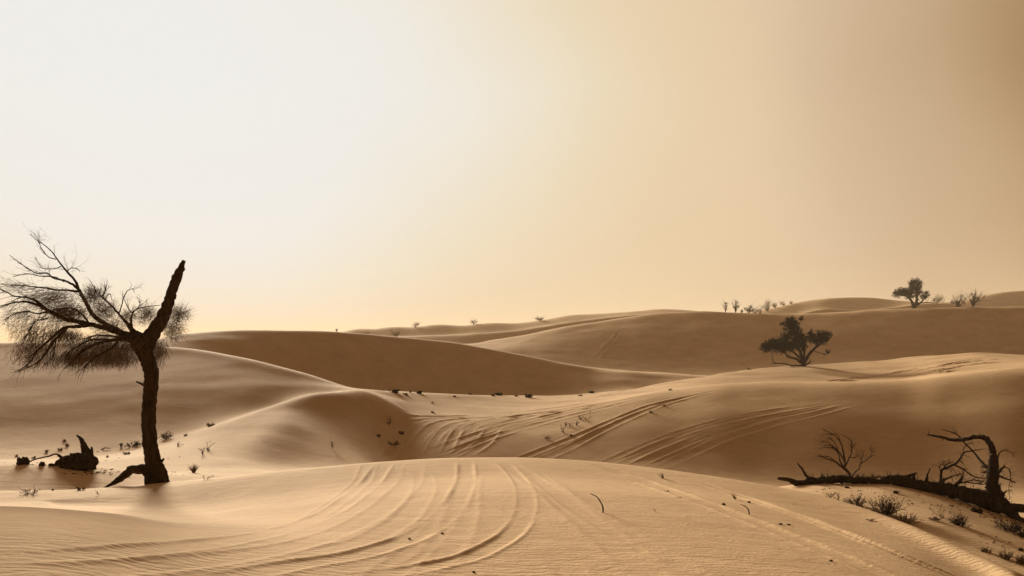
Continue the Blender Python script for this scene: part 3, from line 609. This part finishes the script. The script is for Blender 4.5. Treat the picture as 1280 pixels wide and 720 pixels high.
# bare sapling behind the log
def bare_shrub():
    Yb = 19.4; x, y, z = ray(1064, 601, Yb)
    root = empty('bare_shrub', (x, y, gz(x, y)), 'leafless windswept shrub rising behind the fallen log', 'shrub')
    for polys in [[[(1064,604,4.5),(1062,594,4),(1056,586,4),(1050,582,3),(1044,577,2.2),(1038,575,1.8),(1030,572,1.2),(1023,568,.7)], [(1044,577,1.3),(1036,571,1),(1024,570,.6)]],
                  [[(1055,585,3),(1050,577,2.2),(1048,568,1.8),(1042,561,1.4),(1033,559,1),(1023,562,.6)], [(1042,561,1.1),(1034,553,.8),(1026,552,.5)]],
                  [[(1056,584,3.2),(1055.5,573,3),(1053.5,562,2.4),(1050.5,553,1.8),(1045,546,1.3),(1038,541,.9),(1028,537,.5)], [(1051,555,1.2),(1049,547,.9),(1044,542,.6),(1032,543,.5)]],
                  [[(1056,578,2.6),(1050,567,2.2),(1045,561,2,.05),(1038,557,1.4,.1),(1030,556,.7,.1)], [(1048,564,1.4),(1042,552,1),(1034,546,.6)]],
                  [[(1057,582,2.4),(1061,573,2),(1064.5,564,1.7),(1064.5,554,1.3),(1060,547,1),(1052,544,.6)], [(1062,572,1.2),(1068,572,1),(1072,570,.6)], [(1064,562,1),(1068,557,.7)]],
                  [[(1064,598,2.4),(1069,590,2),(1074,585.5,1.8),(1075,581,1.5),(1083,575,1.2),(1092,568.5,.6)], [(1076,580,1),(1077,573,.8),(1079,569,.5)], [(1088,571,.9),(1090,564,.5)]]]:
        m = MB()
        for q in polys:
            p, r = bough([(a[0], a[1], a[2]*.92, (a[3] if len(a) > 3 else 0)) for a in q], Yb, None, .15); m.tube(p, r, 6, .06)
            for _ in range(11):
                k = int(RNG.integers(len(p)//3, len(p))); dd = p[k]-p[k-1]; dd /= np.linalg.norm(dd)+1e-9
                grow(m, p[k], dd+np.array([-.3, 0, .1])+RNG.normal(size=3)*.4, RNG.uniform(5, 12)*Yb/F, .0028, 1, np.array([-.05, 0, 0]), 5, .4, 2, wander=.16)
        m.build('branch', M_TWIG, root)
bare_shrub()

# ------------------------------------------------------------------ stump and wood on the left
def stump():
    Ys = 18.7; x, y, z = ray(98, 586, Ys)
    root = empty('tree_stump', (x, y, gz(x, y)), 'uprooted black stump with a curved horn of wood, left of the tree', 'stump')
    b = MB()
    p, r = bough([(70,580,6),(76,579,12),(84,577.5,17),(94,577,19),(104,577,21),(113,578,19),(119,579,13),(122,580,6)], Ys, 30, .06); b.tube(p, r, 12, .17)
    p, r = bough([(76,584,6,-.2),(90,584,9,-.25),(105,584,9,-.25),(120,584,6,-.2)], Ys, 16, .1); b.tube(p, r, 8, .2)
    for q in [[(80,575,6),(74,570,3),(71,568,1)], [(112,572,8),(115,563,3.6),(114,558.5,2)], [(117,578,6),(120,573,4),(119,571,1)], [(90,570,5),(88,566.5,2)], [(98,570,8),(97,566,4)]]:
        p, r = bough(q, Ys, 8, .1); b.tube(p, r, 7, .16)
    b.build('root_mass', M_BARK, root)
    h = MB()
    p, r = bough([(110,580,20),(109,572,16),(107,564,11.5),(104.5,556,7.5),(101.5,549.5,5),(98.5,546,3.4),(95.5,544,1.6)], Ys, 26, .06); h.tube(p, r, 10, .1)
    h.build('horn', M_BARK, root)
stump()
def lumpy(name, label, cat, px, py, w, h, Y=None, m=None, parts=1, group=None, ymin=4.5, ymax=900):
    if Y is None: x, y, z = hit(px, py, ymin, ymax)
    else: x, y, _ = ray(px, py, Y); z = gz(x, y)
    s = y/F; b = MB()
    for i in range(parts):
        o = RNG.uniform(-.4, .4)*w*s if parts > 1 else 0
        b.lump((x+o, y+RNG.uniform(-.2, .2)*w*s, z+h*s*.3), (w*s*(.5 if parts == 1 else .3), w*s*.4, h*s*.6), .35)
    return tag(b.build(name, m or M_CLOD, None, (x, y, z)), label, cat, group)
lumpy('wood_chunk', 'dark rounded chunk of dead wood at the left edge beyond ripples', 'dead wood', 33, 578, 17, 10, 18.7, M_BARK, 3)
lumpy('wood_chunk', 'small ragged scrap of bark between the rounded chunk and the stump', 'dead wood', 51, 581, 9, 5, 18.6, M_BARK, 3)
lumpy('wood_chunk', 'pair of dark crumbs of wood touching the stump on its left', 'dead wood', 65, 580, 9, 3, 18.65, M_BARK, 2)
def stick(name, label, pts, Y, cat='stick', twigs=3, m=None):
    b = MB(); p, r = bough(pts, Y, None, .15); b.tube(p, r, 6, .1)
    for _ in range(twigs):
        k = int(RNG.integers(2, len(p))); grow(b, p[k], (RNG.normal(), RNG.normal()*.5, .7), RNG.uniform(2, 5)*Y/F, min(.004, r[k]*.6), 0, np.zeros(3), 3)
    x, y, _ = p[len(p)//2]
    return tag(b.build(name, m or M_TWIG, None, (x, y, gz(x, y))), label, cat)
stick('stick', 'long thin stick leaning from the ground onto the black stump', [(36,577,1.8),(48,573,1.8),(60,570.5,1.8),(70,567.5,2),(75,569,1.6),(80,574,1.4)], 18.6)
hx2, hy2, _ = hit(132, 562)
stick('stick', 'dry fallen branch lying on lit sand behind the stump', [(121,564,1.4),(127,562,1.3),(131,560,1.2),(138,560.5,.8)], hy2, twigs=6)
# crumbs of bark round the roots: uncountable litter
def litter(label, areas, name='bark_litter'):
    b = MB(); c0 = None
    for (cx, cy, rx, ry, cnt, sz) in areas:
        for _ in range(cnt):
            px = cx+RNG.normal()*rx; py = cy+RNG.normal()*ry; x, y, z = hit(px, py, 11, 34)
            if c0 is None: c0 = (x, y, z)
            q = sz*RNG.uniform(.4, 1.4)*y/F; b.lump((x, y, z+q*.2), (q*RNG.uniform(.6, 1.8), q, q*.5), .4, 6, 4)
    o = b.build(name, M_CLOD, None, c0); o['kind'] = 'stuff'; o['label'] = label; return o
litter('scattered bark crumbs on the sand around stump and tree foot', [(112,590,14,3,46,1.1),(140,590,8,2,14,.9),(40,580,16,1.2,20,.8),(215,592,10,3,12,.8),(150,570,40,4,24,.7)])
litter('bark crumbs and twig litter on the mound under the fallen tree', [(1200,628,30,6,60,1.1),(1240,645,14,5,34,1.2),(1110,612,40,5,34,.8),(1160,625,40,8,30,.8),(1250,670,20,10,16,.9),(1060,612,30,4,16,.7)])

# ------------------------------------------------------------------ small plants
def plant(kind, label, px, py, w, h, name=None, cat=None, group=None, ymin=4.5, ymax=900, lean=0.0, n=None):
    if kind == 'shrub' and 'dark' not in label: w, h = w*.82, h*.8
    if kind == 'shrub' and 10 < ymin < 16: w, h, n = w*1.12, h*1.15, int((n or 26)*1.7)
    x, y, z = hit(px, py, ymin, ymax); s = y/F; W = w*s*.5; Hh = h*s
    thick = max(.0015, .28*s)
    if kind == 'tuft':
        b = MB()
        for _ in range(n or 46):
            az = RNG.random()*6.283; q = RNG.random()**.6; d = np.array([math.cos(az)*W*q*1.0+lean*Hh, math.sin(az)*W*q*.9, Hh*RNG.uniform(.45, 1.05)*(1-.25*q)])
            p0 = np.array([x+math.cos(az)*W*.18*RNG.random(), y+math.sin(az)*W*.18*RNG.random(), z-.01])
            mid = p0+d*.55+np.array([0, 0, Hh*.12]); b.tube([p0, (p0*.5+mid*.5)-np.array([0, 0, -.02*Hh]), mid, p0+d+RNG.normal(size=3)*.06*Hh], [thick, thick, thick*.8, thick*.3], 3, cap=False)
        return tag(b.build(name or 'grass_tuft', M_STRAW, None, (x, y, z)), label, cat or 'grass tuft', group)
    if kind == 'sprig':
        b = MB()
        for k in range(n or 4):
            d = np.array([RNG.normal()*W*1.1+lean*Hh, RNG.normal()*W*.8, Hh])
            grow(b, (x, y, z-.02), d, np.linalg.norm(d)*RNG.uniform(.65, 1.05), thick*1.1, 1, np.zeros(3), 5, .5, 3, leaves=(b, 1.6*s, 3), wander=.16)
        return tag(b.build(name or 'desert_sprig', M_TWIG if 'dark' in label or 'black' in label else M_STRAW, None, (x, y, z)), label, cat or 'sprig', group)
    root = empty(name or 'desert_shrub', (x, y, z), label, cat or 'shrub', group)
    b, c = MB(), MB()
    for k in range(n or 26):
        az = RNG.random()*6.283; q = RNG.random()**.5
        d = np.array([math.cos(az)*W*q*1.05+lean*Hh, math.sin(az)*W*q, Hh*RNG.uniform(.7, 1.0)*(1-.35*q*q)])
        grow(b, (x+math.cos(az)*W*q*.45, y+math.sin(az)*W*q*.45, z-.01), d, np.linalg.norm(d)*.9, thick*1.1, 1, np.zeros(3), 4, .45, 2, leaves=(c, 1.4*s, 6), wander=.15)
    pale = 'dark' not in label
    b.build('stem', M_STRAW if pale else M_TWIG, root); c.build('leaves', M_SCRUB if pale else M_LEAF, root)
    return root
PG = 'small plants growing on the sand'
# left foreground and round the tree
plant('tuft', 'dry spiky tuft right of the dead tree foot', 242, 591, 15, 13, ymin=17, ymax=30, n=70, group=PG)
plant('shrub', 'small dark scrub on the sand near left edge, below stump', 37, 618, 15, 8, n=16, group=PG)
plant('shrub', 'tiny dark scrub on sand directly below the stump', 101, 613, 9, 5, n=10, group=PG)
plant('sprig', 'hair-thin dry stalk on the sand between stump and near rise', 66, 613, 3, 3, n=2, group=PG)
plant('sprig', 'bent straw stalk on the sand left of the tree root', 124, 619, 4, 8, n=1, lean=-.4, group=PG)
plant('shrub', 'upright twiggy bush at the foot of the left dune, right of trunk', 208, 549, 11, 13, n=26, ymin=26, ymax=50, group=PG)
plant('shrub', 'low dark mat of scrub at the foot of the left dune, just left of trunk', 166, 558, 17, 6, n=26, ymin=26, ymax=50, group=PG)
plant('shrub', 'tiny rounded scrub left of the low dark mat', 151, 559, 5, 5, n=9, ymin=26, ymax=50, group=PG)
plant('shrub', 'small squat scrub on lit sand in front of the low dark mat', 159, 568, 7, 4, n=10, ymin=20, ymax=50, group=PG)
plant('shrub', 'small bush on the edge of the lit ridge, highest on the left slope', 263, 533, 8, 6, n=16, ymin=30, ymax=50, group=PG)
plant('sprig', 'dark twig sprig on lit flat right of the trunk', 254, 569, 4, 8, ymin=20, ymax=50, group=PG)
plant('sprig', 'pale feathery sprig just above the dark twig sprig', 260, 563, 6, 8, ymin=20, ymax=50, group=PG)
plant('sprig', 'faint sprig on lit flat midway between trunk and bush', 222, 558, 5, 6, ymin=20, ymax=50, group=PG)
plant('sprig', 'thin pale stalk standing at the crest line right of the dry tuft', 258, 600, 5, 7, n=3, ymin=14, ymax=19, group=PG)
plant('shrub', 'speck of scrub on the lit ridge below the highest small bush', 232, 545, 4, 3, n=7, ymin=30, ymax=50, group=PG)
plant('sprig', 'upright weed on the shaded face of the small central-left dune', 415, 561, 4, 10, n=4, ymin=28, ymax=50, group=PG)
for px, py, w, h, lab in [(43,573,8,5,'low fuzz of scrub above the rounded wood chunk'),(22,571,6,4,'small grey scrub at far left, beyond the wood chunk'),(58,566,4,7,'tall thin weed behind the long stick'),(75,563,6,5,'scrub clump behind the left end of the stump'),(84,558,7,5,'grey scrub on the dune foot above the stump body'),(80,552,5,4,'small scrub speck highest above the stump'),(135,572,6,4,'pale scrub on the lit strip right of the stump')]:
    plant('shrub', lab, px, py, w*.8, h*.85, n=6, ymin=22, ymax=50, group=PG)
# the valley rim
RG = 'dark tussocks along the rim of the valley floor'
for px, py, w, h, n, lab in [(494,491,11,5,30,'largest dark tussock at the left end of the valley rim'),(507,493.5,5,3,12,'flat little tussock right of the largest one'),(524,492,6,4,16,'second darkest tussock on the left half of the rim'),(513,491,2,4,4,'thin stalk between the first rim tussocks'),(588,493.5,4,3,8,'faint tussock near the middle of the rim'),(616,495,5,3,9,'pale tussock just left of the dark mid-rim one'),(624,494.5,8,4,24,'dark flat tussock at the middle of the rim'),(661,497,8,5,20,'dark tussock at right half of the rim, set lower'),(645,495.5,3,2,6,'speck of a tussock between the two mid-rim ones'),(738,491.5,5,4,14,'dark tussock farthest right below the dune tail'),(568,496,4,2,6,'dim flat tussock on the valley floor left of middle'),(540,504,3,2,6,'lone speck of scrub lower on the valley floor'),(541,516,4,2.5,7,'small dot of scrub beside the upper wheel tracks'),(725,495,4,2.5,6,'tiny scrub just below the farthest right tussock')]:
    plant('shrub', lab, px, py, w*.85, h*.8, n=n, ymin=44, ymax=95, group=RG, name='tussock', cat='tussock')
plant('sprig', 'dark upright weed above the left wheel ruts', 487, 531, 4, 10, ymin=30, ymax=60, group=PG)
plant('shrub', 'little dark scrub right of the upright weed', 502, 543, 5, 4, n=10, ymin=30, ymax=60, group=PG)
plant('shrub', 'dark flat scrub beside the left end of the wheel ruts', 491, 557, 10, 5, n=18, ymin=30, ymax=60, group=PG)
plant('shrub', 'faint scrub left of the upright weed on the dune foot', 473, 546, 5, 4, n=8, ymin=30, ymax=60, group=PG)
# the right-hand dune
for px, py, w, h, lab in [(704,541,4,10,'tall bent weed, leftmost of the sprigs on the tracked dune'),(707,533,3,5,'short weed right above the tall bent one'),(712,533,5,5,'small pale sprig, second along the tracked dune row'),(720,532,5,6,'dark twin-stalk sprig in the row on the tracked dune'),(726,524,3,5,'thin single sprig higher in the row'),(733,525,6,5,'highest sprig of the row, rightmost')]:
    plant('sprig', lab, px, py, w, h, n=3, ymin=30, ymax=60, group=PG)
plant('sprig', 'lone tiny black weed low on the tracked dune', 684, 549, 3, 4, n=4, ymin=30, ymax=60, group=PG)
lumpy('stone', 'dark clod beside the double wheel tracks on the dune', 'stone', 714, 545.5, 4, 2.5, ymin=30, ymax=60)
plant('shrub', 'dark speck of scrub high on the lit right dune', 814, 516, 2.5, 2, n=6, ymin=30, ymax=64, group=PG)
plant('shrub', 'speck of scrub right of the highest track on the dune', 830, 508, 2.5, 2, n=6, ymin=30, ymax=64, group=PG)
plant('shrub', 'tiny scrub on the crest of the lit right dune', 838, 488, 3, 2, n=6, ymin=40, ymax=64, group=PG)
plant('shrub', 'small scrub at the left foot of the ridge below the lone tree', 936, 462, 3, 2.5, n=6, ymin=80, ymax=95, group=PG)
lumpy('stone', 'tiny dark stone among the tracks below the right ridge', 'stone', 1175, 466, 3, 2, ymin=60, ymax=92)
# foreground sand
stick('dry_stalk', 'single curved dry stalk with a crooked tip in the foreground', [(754,641.5,1.8),(753.5,634,1.8),(750.5,627,1.5),(746,621,1.2),(740,618,1),(737.5,617,.6)], hit(754, 641.5)[1], 'stalk', 2)
plant('tuft', 'wispy grass tuft just below the crest, leftmost on the slope', 829, 598, 9, 11, n=12, lean=-.3, group=PG)
plant('tuft', 'flattened grass wisps beside the track on the slope', 833, 615, 12, 5, n=14, group=PG)
plant('tuft', 'sparse grass wisps right of the flattened ones', 850, 623, 8, 5, n=9, group=PG)
plant('tuft', 'grass tuft between the two tracks on the right slope', 919, 624, 10, 12, n=16, lean=-.25, group=PG)
stick('dry_stalk', 'drooping dry stalk beside the dark clods on the right slope', [(936.5,644,1.5),(936,639,1.4),(933,634,1.1),(929,632,.8),(926,630,.5)], hit(936.5, 644)[1], 'stalk', 4)
plant('sprig', 'short thin stalk between the curved stalk and the tracks', 820, 640, 2, 7, n=1, group=PG)
lumpy('stone', 'black clod left of the right-hand grass tuft', 'stone', 904, 632.5, 6, 4)
lumpy('stone', 'small black clod above and right of the grass tuft', 'stone', 936, 628.5, 4, 2.6)
lumpy('stone', 'dark flat clod, left of the close pair lowest on the slope', 'stone', 976, 656, 5, 2.4)
lumpy('stone', 'dark flat clod, right of the close pair lowest on the slope', 'stone', 986, 656.5, 5, 2)
lumpy('stone', 'tiny dark crumb on the foreground sand between the sweeping tracks', 'stone', 553, 667.5, 4, 2)
lumpy('stone', 'faint crumb at the inner edge of the sweeping track', 'stone', 512, 674, 4, 2)
lumpy('stone', 'little dark crumb at the bottom edge centre', 'stone', 592, 716, 4, 2)
lumpy('stone', 'faint crumb on the right sand below the grass tufts', 'stone', 1039, 702, 5, 2)
# right mound plants
for px, py, w, h, n, lab in [(1037,627,8,9,5,'thin weed clump at the left start of the mound edge row'),(1048,630,8,10,6,'second thin weed cluster along the mound edge'),(1058,632,7,7,5,'short weed clump just left of the dark mound shrub'),(1082,642,10,11,7,'upright weed clump between the dark shrub and the big bush')]:
    plant('sprig', lab, px, py, w, h, n=n, ymin=14.5, ymax=18.6, group=PG)
plant('shrub', 'small dark shrub on the mound edge left of the big bush', 1070, 632, 16, 11, n=24, ymin=14.5, ymax=18.6, group=PG)
plant('tuft', 'flat dry tuft on the near sand below the mound weeds', 1088, 651, 15, 5, n=20, group=PG)
plant('shrub', 'big dark leafy bush in the middle of the mound edge', 1107, 643, 28, 18, n=60, ymin=14.2, ymax=18.6, group=PG)
plant('shrub', 'trailing lower bush joined to the right of the big leafy one', 1130, 654, 28, 13, n=40, ymin=13.8, ymax=18.6, group=PG)
plant('sprig', 'tall sparse weed upslope on the mound under the log', 1180, 648, 10, 14, n=5, ymin=13.5, ymax=17, group=PG)
plant('shrub', 'low flat scrub left of the tall sparse weed', 1168, 650, 12, 4, n=14, ymin=13.5, ymax=17, group=PG)
plant('shrub', 'dark bush right of the tall sparse weed on the mound', 1199, 657, 13, 13, n=30, ymin=13, ymax=17, group=PG)
plant('sprig', 'short spiky weed trailing right of the dark mound bush', 1207, 659, 8, 6, n=4, ymin=13, ymax=17, group=PG)
plant('shrub', 'broad dark scrub in the shade of the snag at right', 1262, 664, 24, 14, n=44, ymin=12.5, ymax=16.5, group=PG)
plant('shrub', 'dark scrub cut by the right edge of the picture', 1279, 672, 14, 10, n=26, ymin=12.5, ymax=16.5, group=PG)
plant('shrub', 'small low scrub on the near edge below the mound', 1232, 690, 12, 6, n=14, ymin=12.4, ymax=16, group=PG)
plant('shrub', 'grey twiggy scrub at lower right, left of the corner one', 1258, 699, 14, 11, n=26, ymin=12.2, ymax=16, group=PG)
plant('shrub', 'grey twiggy scrub in the lower right corner', 1276, 705, 12, 11, n=24, ymin=12, ymax=16, group=PG)
plant('sprig', 'tiny weed on the mound above the small low scrub', 1240, 679, 4, 3, n=3, ymin=12.4, ymax=16, group=PG)
lumpy('stone', 'dark clod at the right edge above the corner scrub', 'stone', 1276, 688.5, 7, 4, ymin=12.4, ymax=16)
lumpy('wood_chunk', 'dark splinter of wood on the mound just under the snag', 'dead wood', 1222, 638, 12, 6, None, M_BARK, 3, ymin=13, ymax=17)
lumpy('stone', 'black clod on the pale top of the mound below the log', 'stone', 1119, 616.5, 7, 3.5, ymin=15, ymax=18.4)
lumpy('stone', 'smaller dark clod left on the pale mound top', 'stone', 1058, 610, 6, 2.4, ymin=15, ymax=18.6)

# ------------------------------------------------------------------ dusty air
def haze():
    m = bpy.data.materials.new('dusty_air'); m.use_nodes = True; nt = m.node_tree; nt.nodes.clear()
    o = nt.nodes.new('ShaderNodeOutputMaterial'); v = nt.nodes.new('ShaderNodeVolumePrincipled')
    v.inputs['Color'].default_value = (.82, .655, .455, 1); v.inputs['Density'].default_value = HAZE; v.inputs['Anisotropy'].default_value = .02
    nt.links.new(v.outputs[0], o.inputs['Volume'])
    lo = float(GZ.min())-1.2; hi = max(float(GZ.max()), EYE)+14; S = 4950.
    x = [(-S, -S, lo), (S, -S, lo), (S, S, lo), (-S, S, lo), (-S, -S, hi), (S, -S, hi), (S, S, hi), (-S, S, hi)]
    me = bpy.data.meshes.new('haze'); me.from_pydata(x, [], [(3, 2, 1, 0), (4, 5, 6, 7), (0, 1, 5, 4), (1, 2, 6, 5), (2, 3, 7, 6), (3, 0, 4, 7)]); me.update()
    me.materials.append(m); ob = bpy.data.objects.new('haze', me); COL.objects.link(ob); ob['kind'] = 'stuff'; ob['label'] = 'pale dust hanging in the desert air'
HAZE = .0003
haze()

# ------------------------------------------------------------------ light
sd = np.array([math.sin(SUN_AZ)*math.cos(SUN_EL), math.cos(SUN_AZ)*math.cos(SUN_EL), math.sin(SUN_EL)])
W = bpy.data.worlds.new('World'); sc.world = W; W.use_nodes = True
nt = W.node_tree; nt.nodes.clear(); L = nt.links.new
out = nt.nodes.new('ShaderNodeOutputWorld'); bg = nt.nodes.new('ShaderNodeBackground'); L(bg.outputs[0], out.inputs[0])
sky = nt.nodes.new('ShaderNodeTexSky'); sky.sky_type = 'NISHITA'; sky.sun_disc = False
sky.sun_elevation = SUN_EL; sky.sun_rotation = SUN_AZ; sky.dust_density = 10; sky.air_density = 1.0; sky.ozone_density = 1
# the dust veil: brightness falls away from the sun and towards the horizon
geo = nt.nodes.new('ShaderNodeTexCoord')
dot = nt.nodes.new('ShaderNodeVectorMath'); dot.operation = 'DOT_PRODUCT'; L(geo.outputs['Generated'], dot.inputs[0]); dot.inputs[1].default_value = tuple(sd)
ac = nt.nodes.new('ShaderNodeMath'); ac.operation = 'ARCCOSINE'; L(dot.outputs['Value'], ac.inputs[0])
# lower down, the air is thicker: the glare is reined in near the sun and spread wider away from it
def mth(op, a, b):
    n = nt.nodes.new('ShaderNodeMath'); n.operation = op
    for k, v in enumerate((a, b)):
        if isinstance(v, (int, float)): n.inputs[k].default_value = v
        else: L(v, n.inputs[k])
    return n.outputs[0]
sep = nt.nodes.new('ShaderNodeSeparateXYZ'); L(geo.outputs['Generated'], sep.inputs[0])
el = mth('ARCSINE', sep.outputs['Z'], 0.0)
low = mth('MAXIMUM', mth('SUBTRACT', R(14), mth('MAXIMUM', el, 0.0)), 0.0)
g = mth('MAXIMUM', mth('SUBTRACT', 1.0, mth('MULTIPLY', ac.outputs[0], 1/R(36))), -.4)
dn = nt.nodes.new('ShaderNodeTexNoise'); dn.inputs['Scale'].default_value = 2.2; dn.inputs['Detail'].default_value = 3; dn.inputs['Roughness'].default_value = .45; L(geo.outputs['Generated'], dn.inputs['Vector'])
dust = mth('MULTIPLY', mth('SUBTRACT', dn.outputs[0], .5), R(15))   # uneven veils of dust
th = mth('ADD', mth('ADD', ac.outputs[0], dust), mth('MULTIPLY', mth('MULTIPLY', low, 1.05), g))
nv = nt.nodes.new('ShaderNodeMapRange'); nv.inputs['From Max'].default_value = math.pi; L(th, nv.inputs[0])
def deg(d): return d/180.0
EXPO = 1.47
SKY = [(0, (.86, .86, .845)), (13.5, (.855, .85, .82)), (18, (.85, .79, .675)), (23, (.82, .70, .52)), (28, (.78, .62, .41)), (33, (.765, .59, .387)), (38, (.67, .505, .34)), (44, (.54, .38, .228)), (48, (.40, .255, .13)), (56, (.24, .13, .056)), (75, (.185, .095, .038)), (180, (.16, .078, .031))]
rp = ramp(nt, [(deg(d), c) for d, c in SKY]); rp.color_ramp.interpolation = 'B_SPLINE'; L(nv.outputs[0], rp.inputs[0])
mixn = nt.nodes.new('ShaderNodeMix'); mixn.data_type = 'RGBA'; mixn.inputs[0].default_value = .03
sm = nt.nodes.new('ShaderNodeMix'); sm.data_type = 'RGBA'; sm.blend_type = 'MULTIPLY'; sm.inputs[0].default_value = 1
L(sky.outputs[0], sm.inputs[6]); sm.inputs[7].default_value = (.1, .085, .06, 1)
L(rp.outputs[0], mixn.inputs[6]); cl = nt.nodes.new('ShaderNodeVectorMath'); cl.operation = 'MINIMUM'; L(sm.outputs[2], cl.inputs[0]); cl.inputs[1].default_value = (.8, .78, .74); L(cl.outputs[0], mixn.inputs[7]); L(mixn.outputs[2], bg.inputs['Color'])
bg.inputs['Strength'].default_value = 2**-EXPO
sl = bpy.data.lights.new('sun', 'SUN'); sl.energy = 5.0; sl.angle = R(11.0); sl.color = (1, .915, .74)
so = bpy.data.objects.new('sun', sl); COL.objects.link(so); so.location = tuple(sd*60)
from mathutils import Vector
so.rotation_euler = Vector(tuple(sd)).to_track_quat('Z', 'Y').to_euler()

# ------------------------------------------------------------------ camera and film
cd = bpy.data.cameras.new('camera'); cd.sensor_width = 36; cd.lens = F/1280*36; cd.shift_y = (HZ-360)/1280
cd.clip_start = .1; cd.clip_end = 20000
co = bpy.data.objects.new('camera', cd); COL.objects.link(co); co.location = (0, 0, EYE); co.rotation_euler = (R(90), 0, 0); sc.camera = co
sc.view_settings.view_transform = 'Standard'; sc.view_settings.look = 'None'; sc.view_settings.gamma = 1; sc.view_settings.exposure = EXPO
sc.cycles.use_denoising = True
sc.cycles.denoising_input_passes = 'RGB_ALBEDO_NORMAL'
sc.cycles.denoising_prefilter = 'ACCURATE'
sc.cycles.sample_clamp_indirect = 3
try: sc.cycles.denoiser = 'OPENIMAGEDENOISE'
except Exception: pass
sc.cycles.max_bounces = 5; sc.cycles.diffuse_bounces = 3; sc.cycles.volume_bounces = 1; sc.cycles.transparent_max_bounces = 8
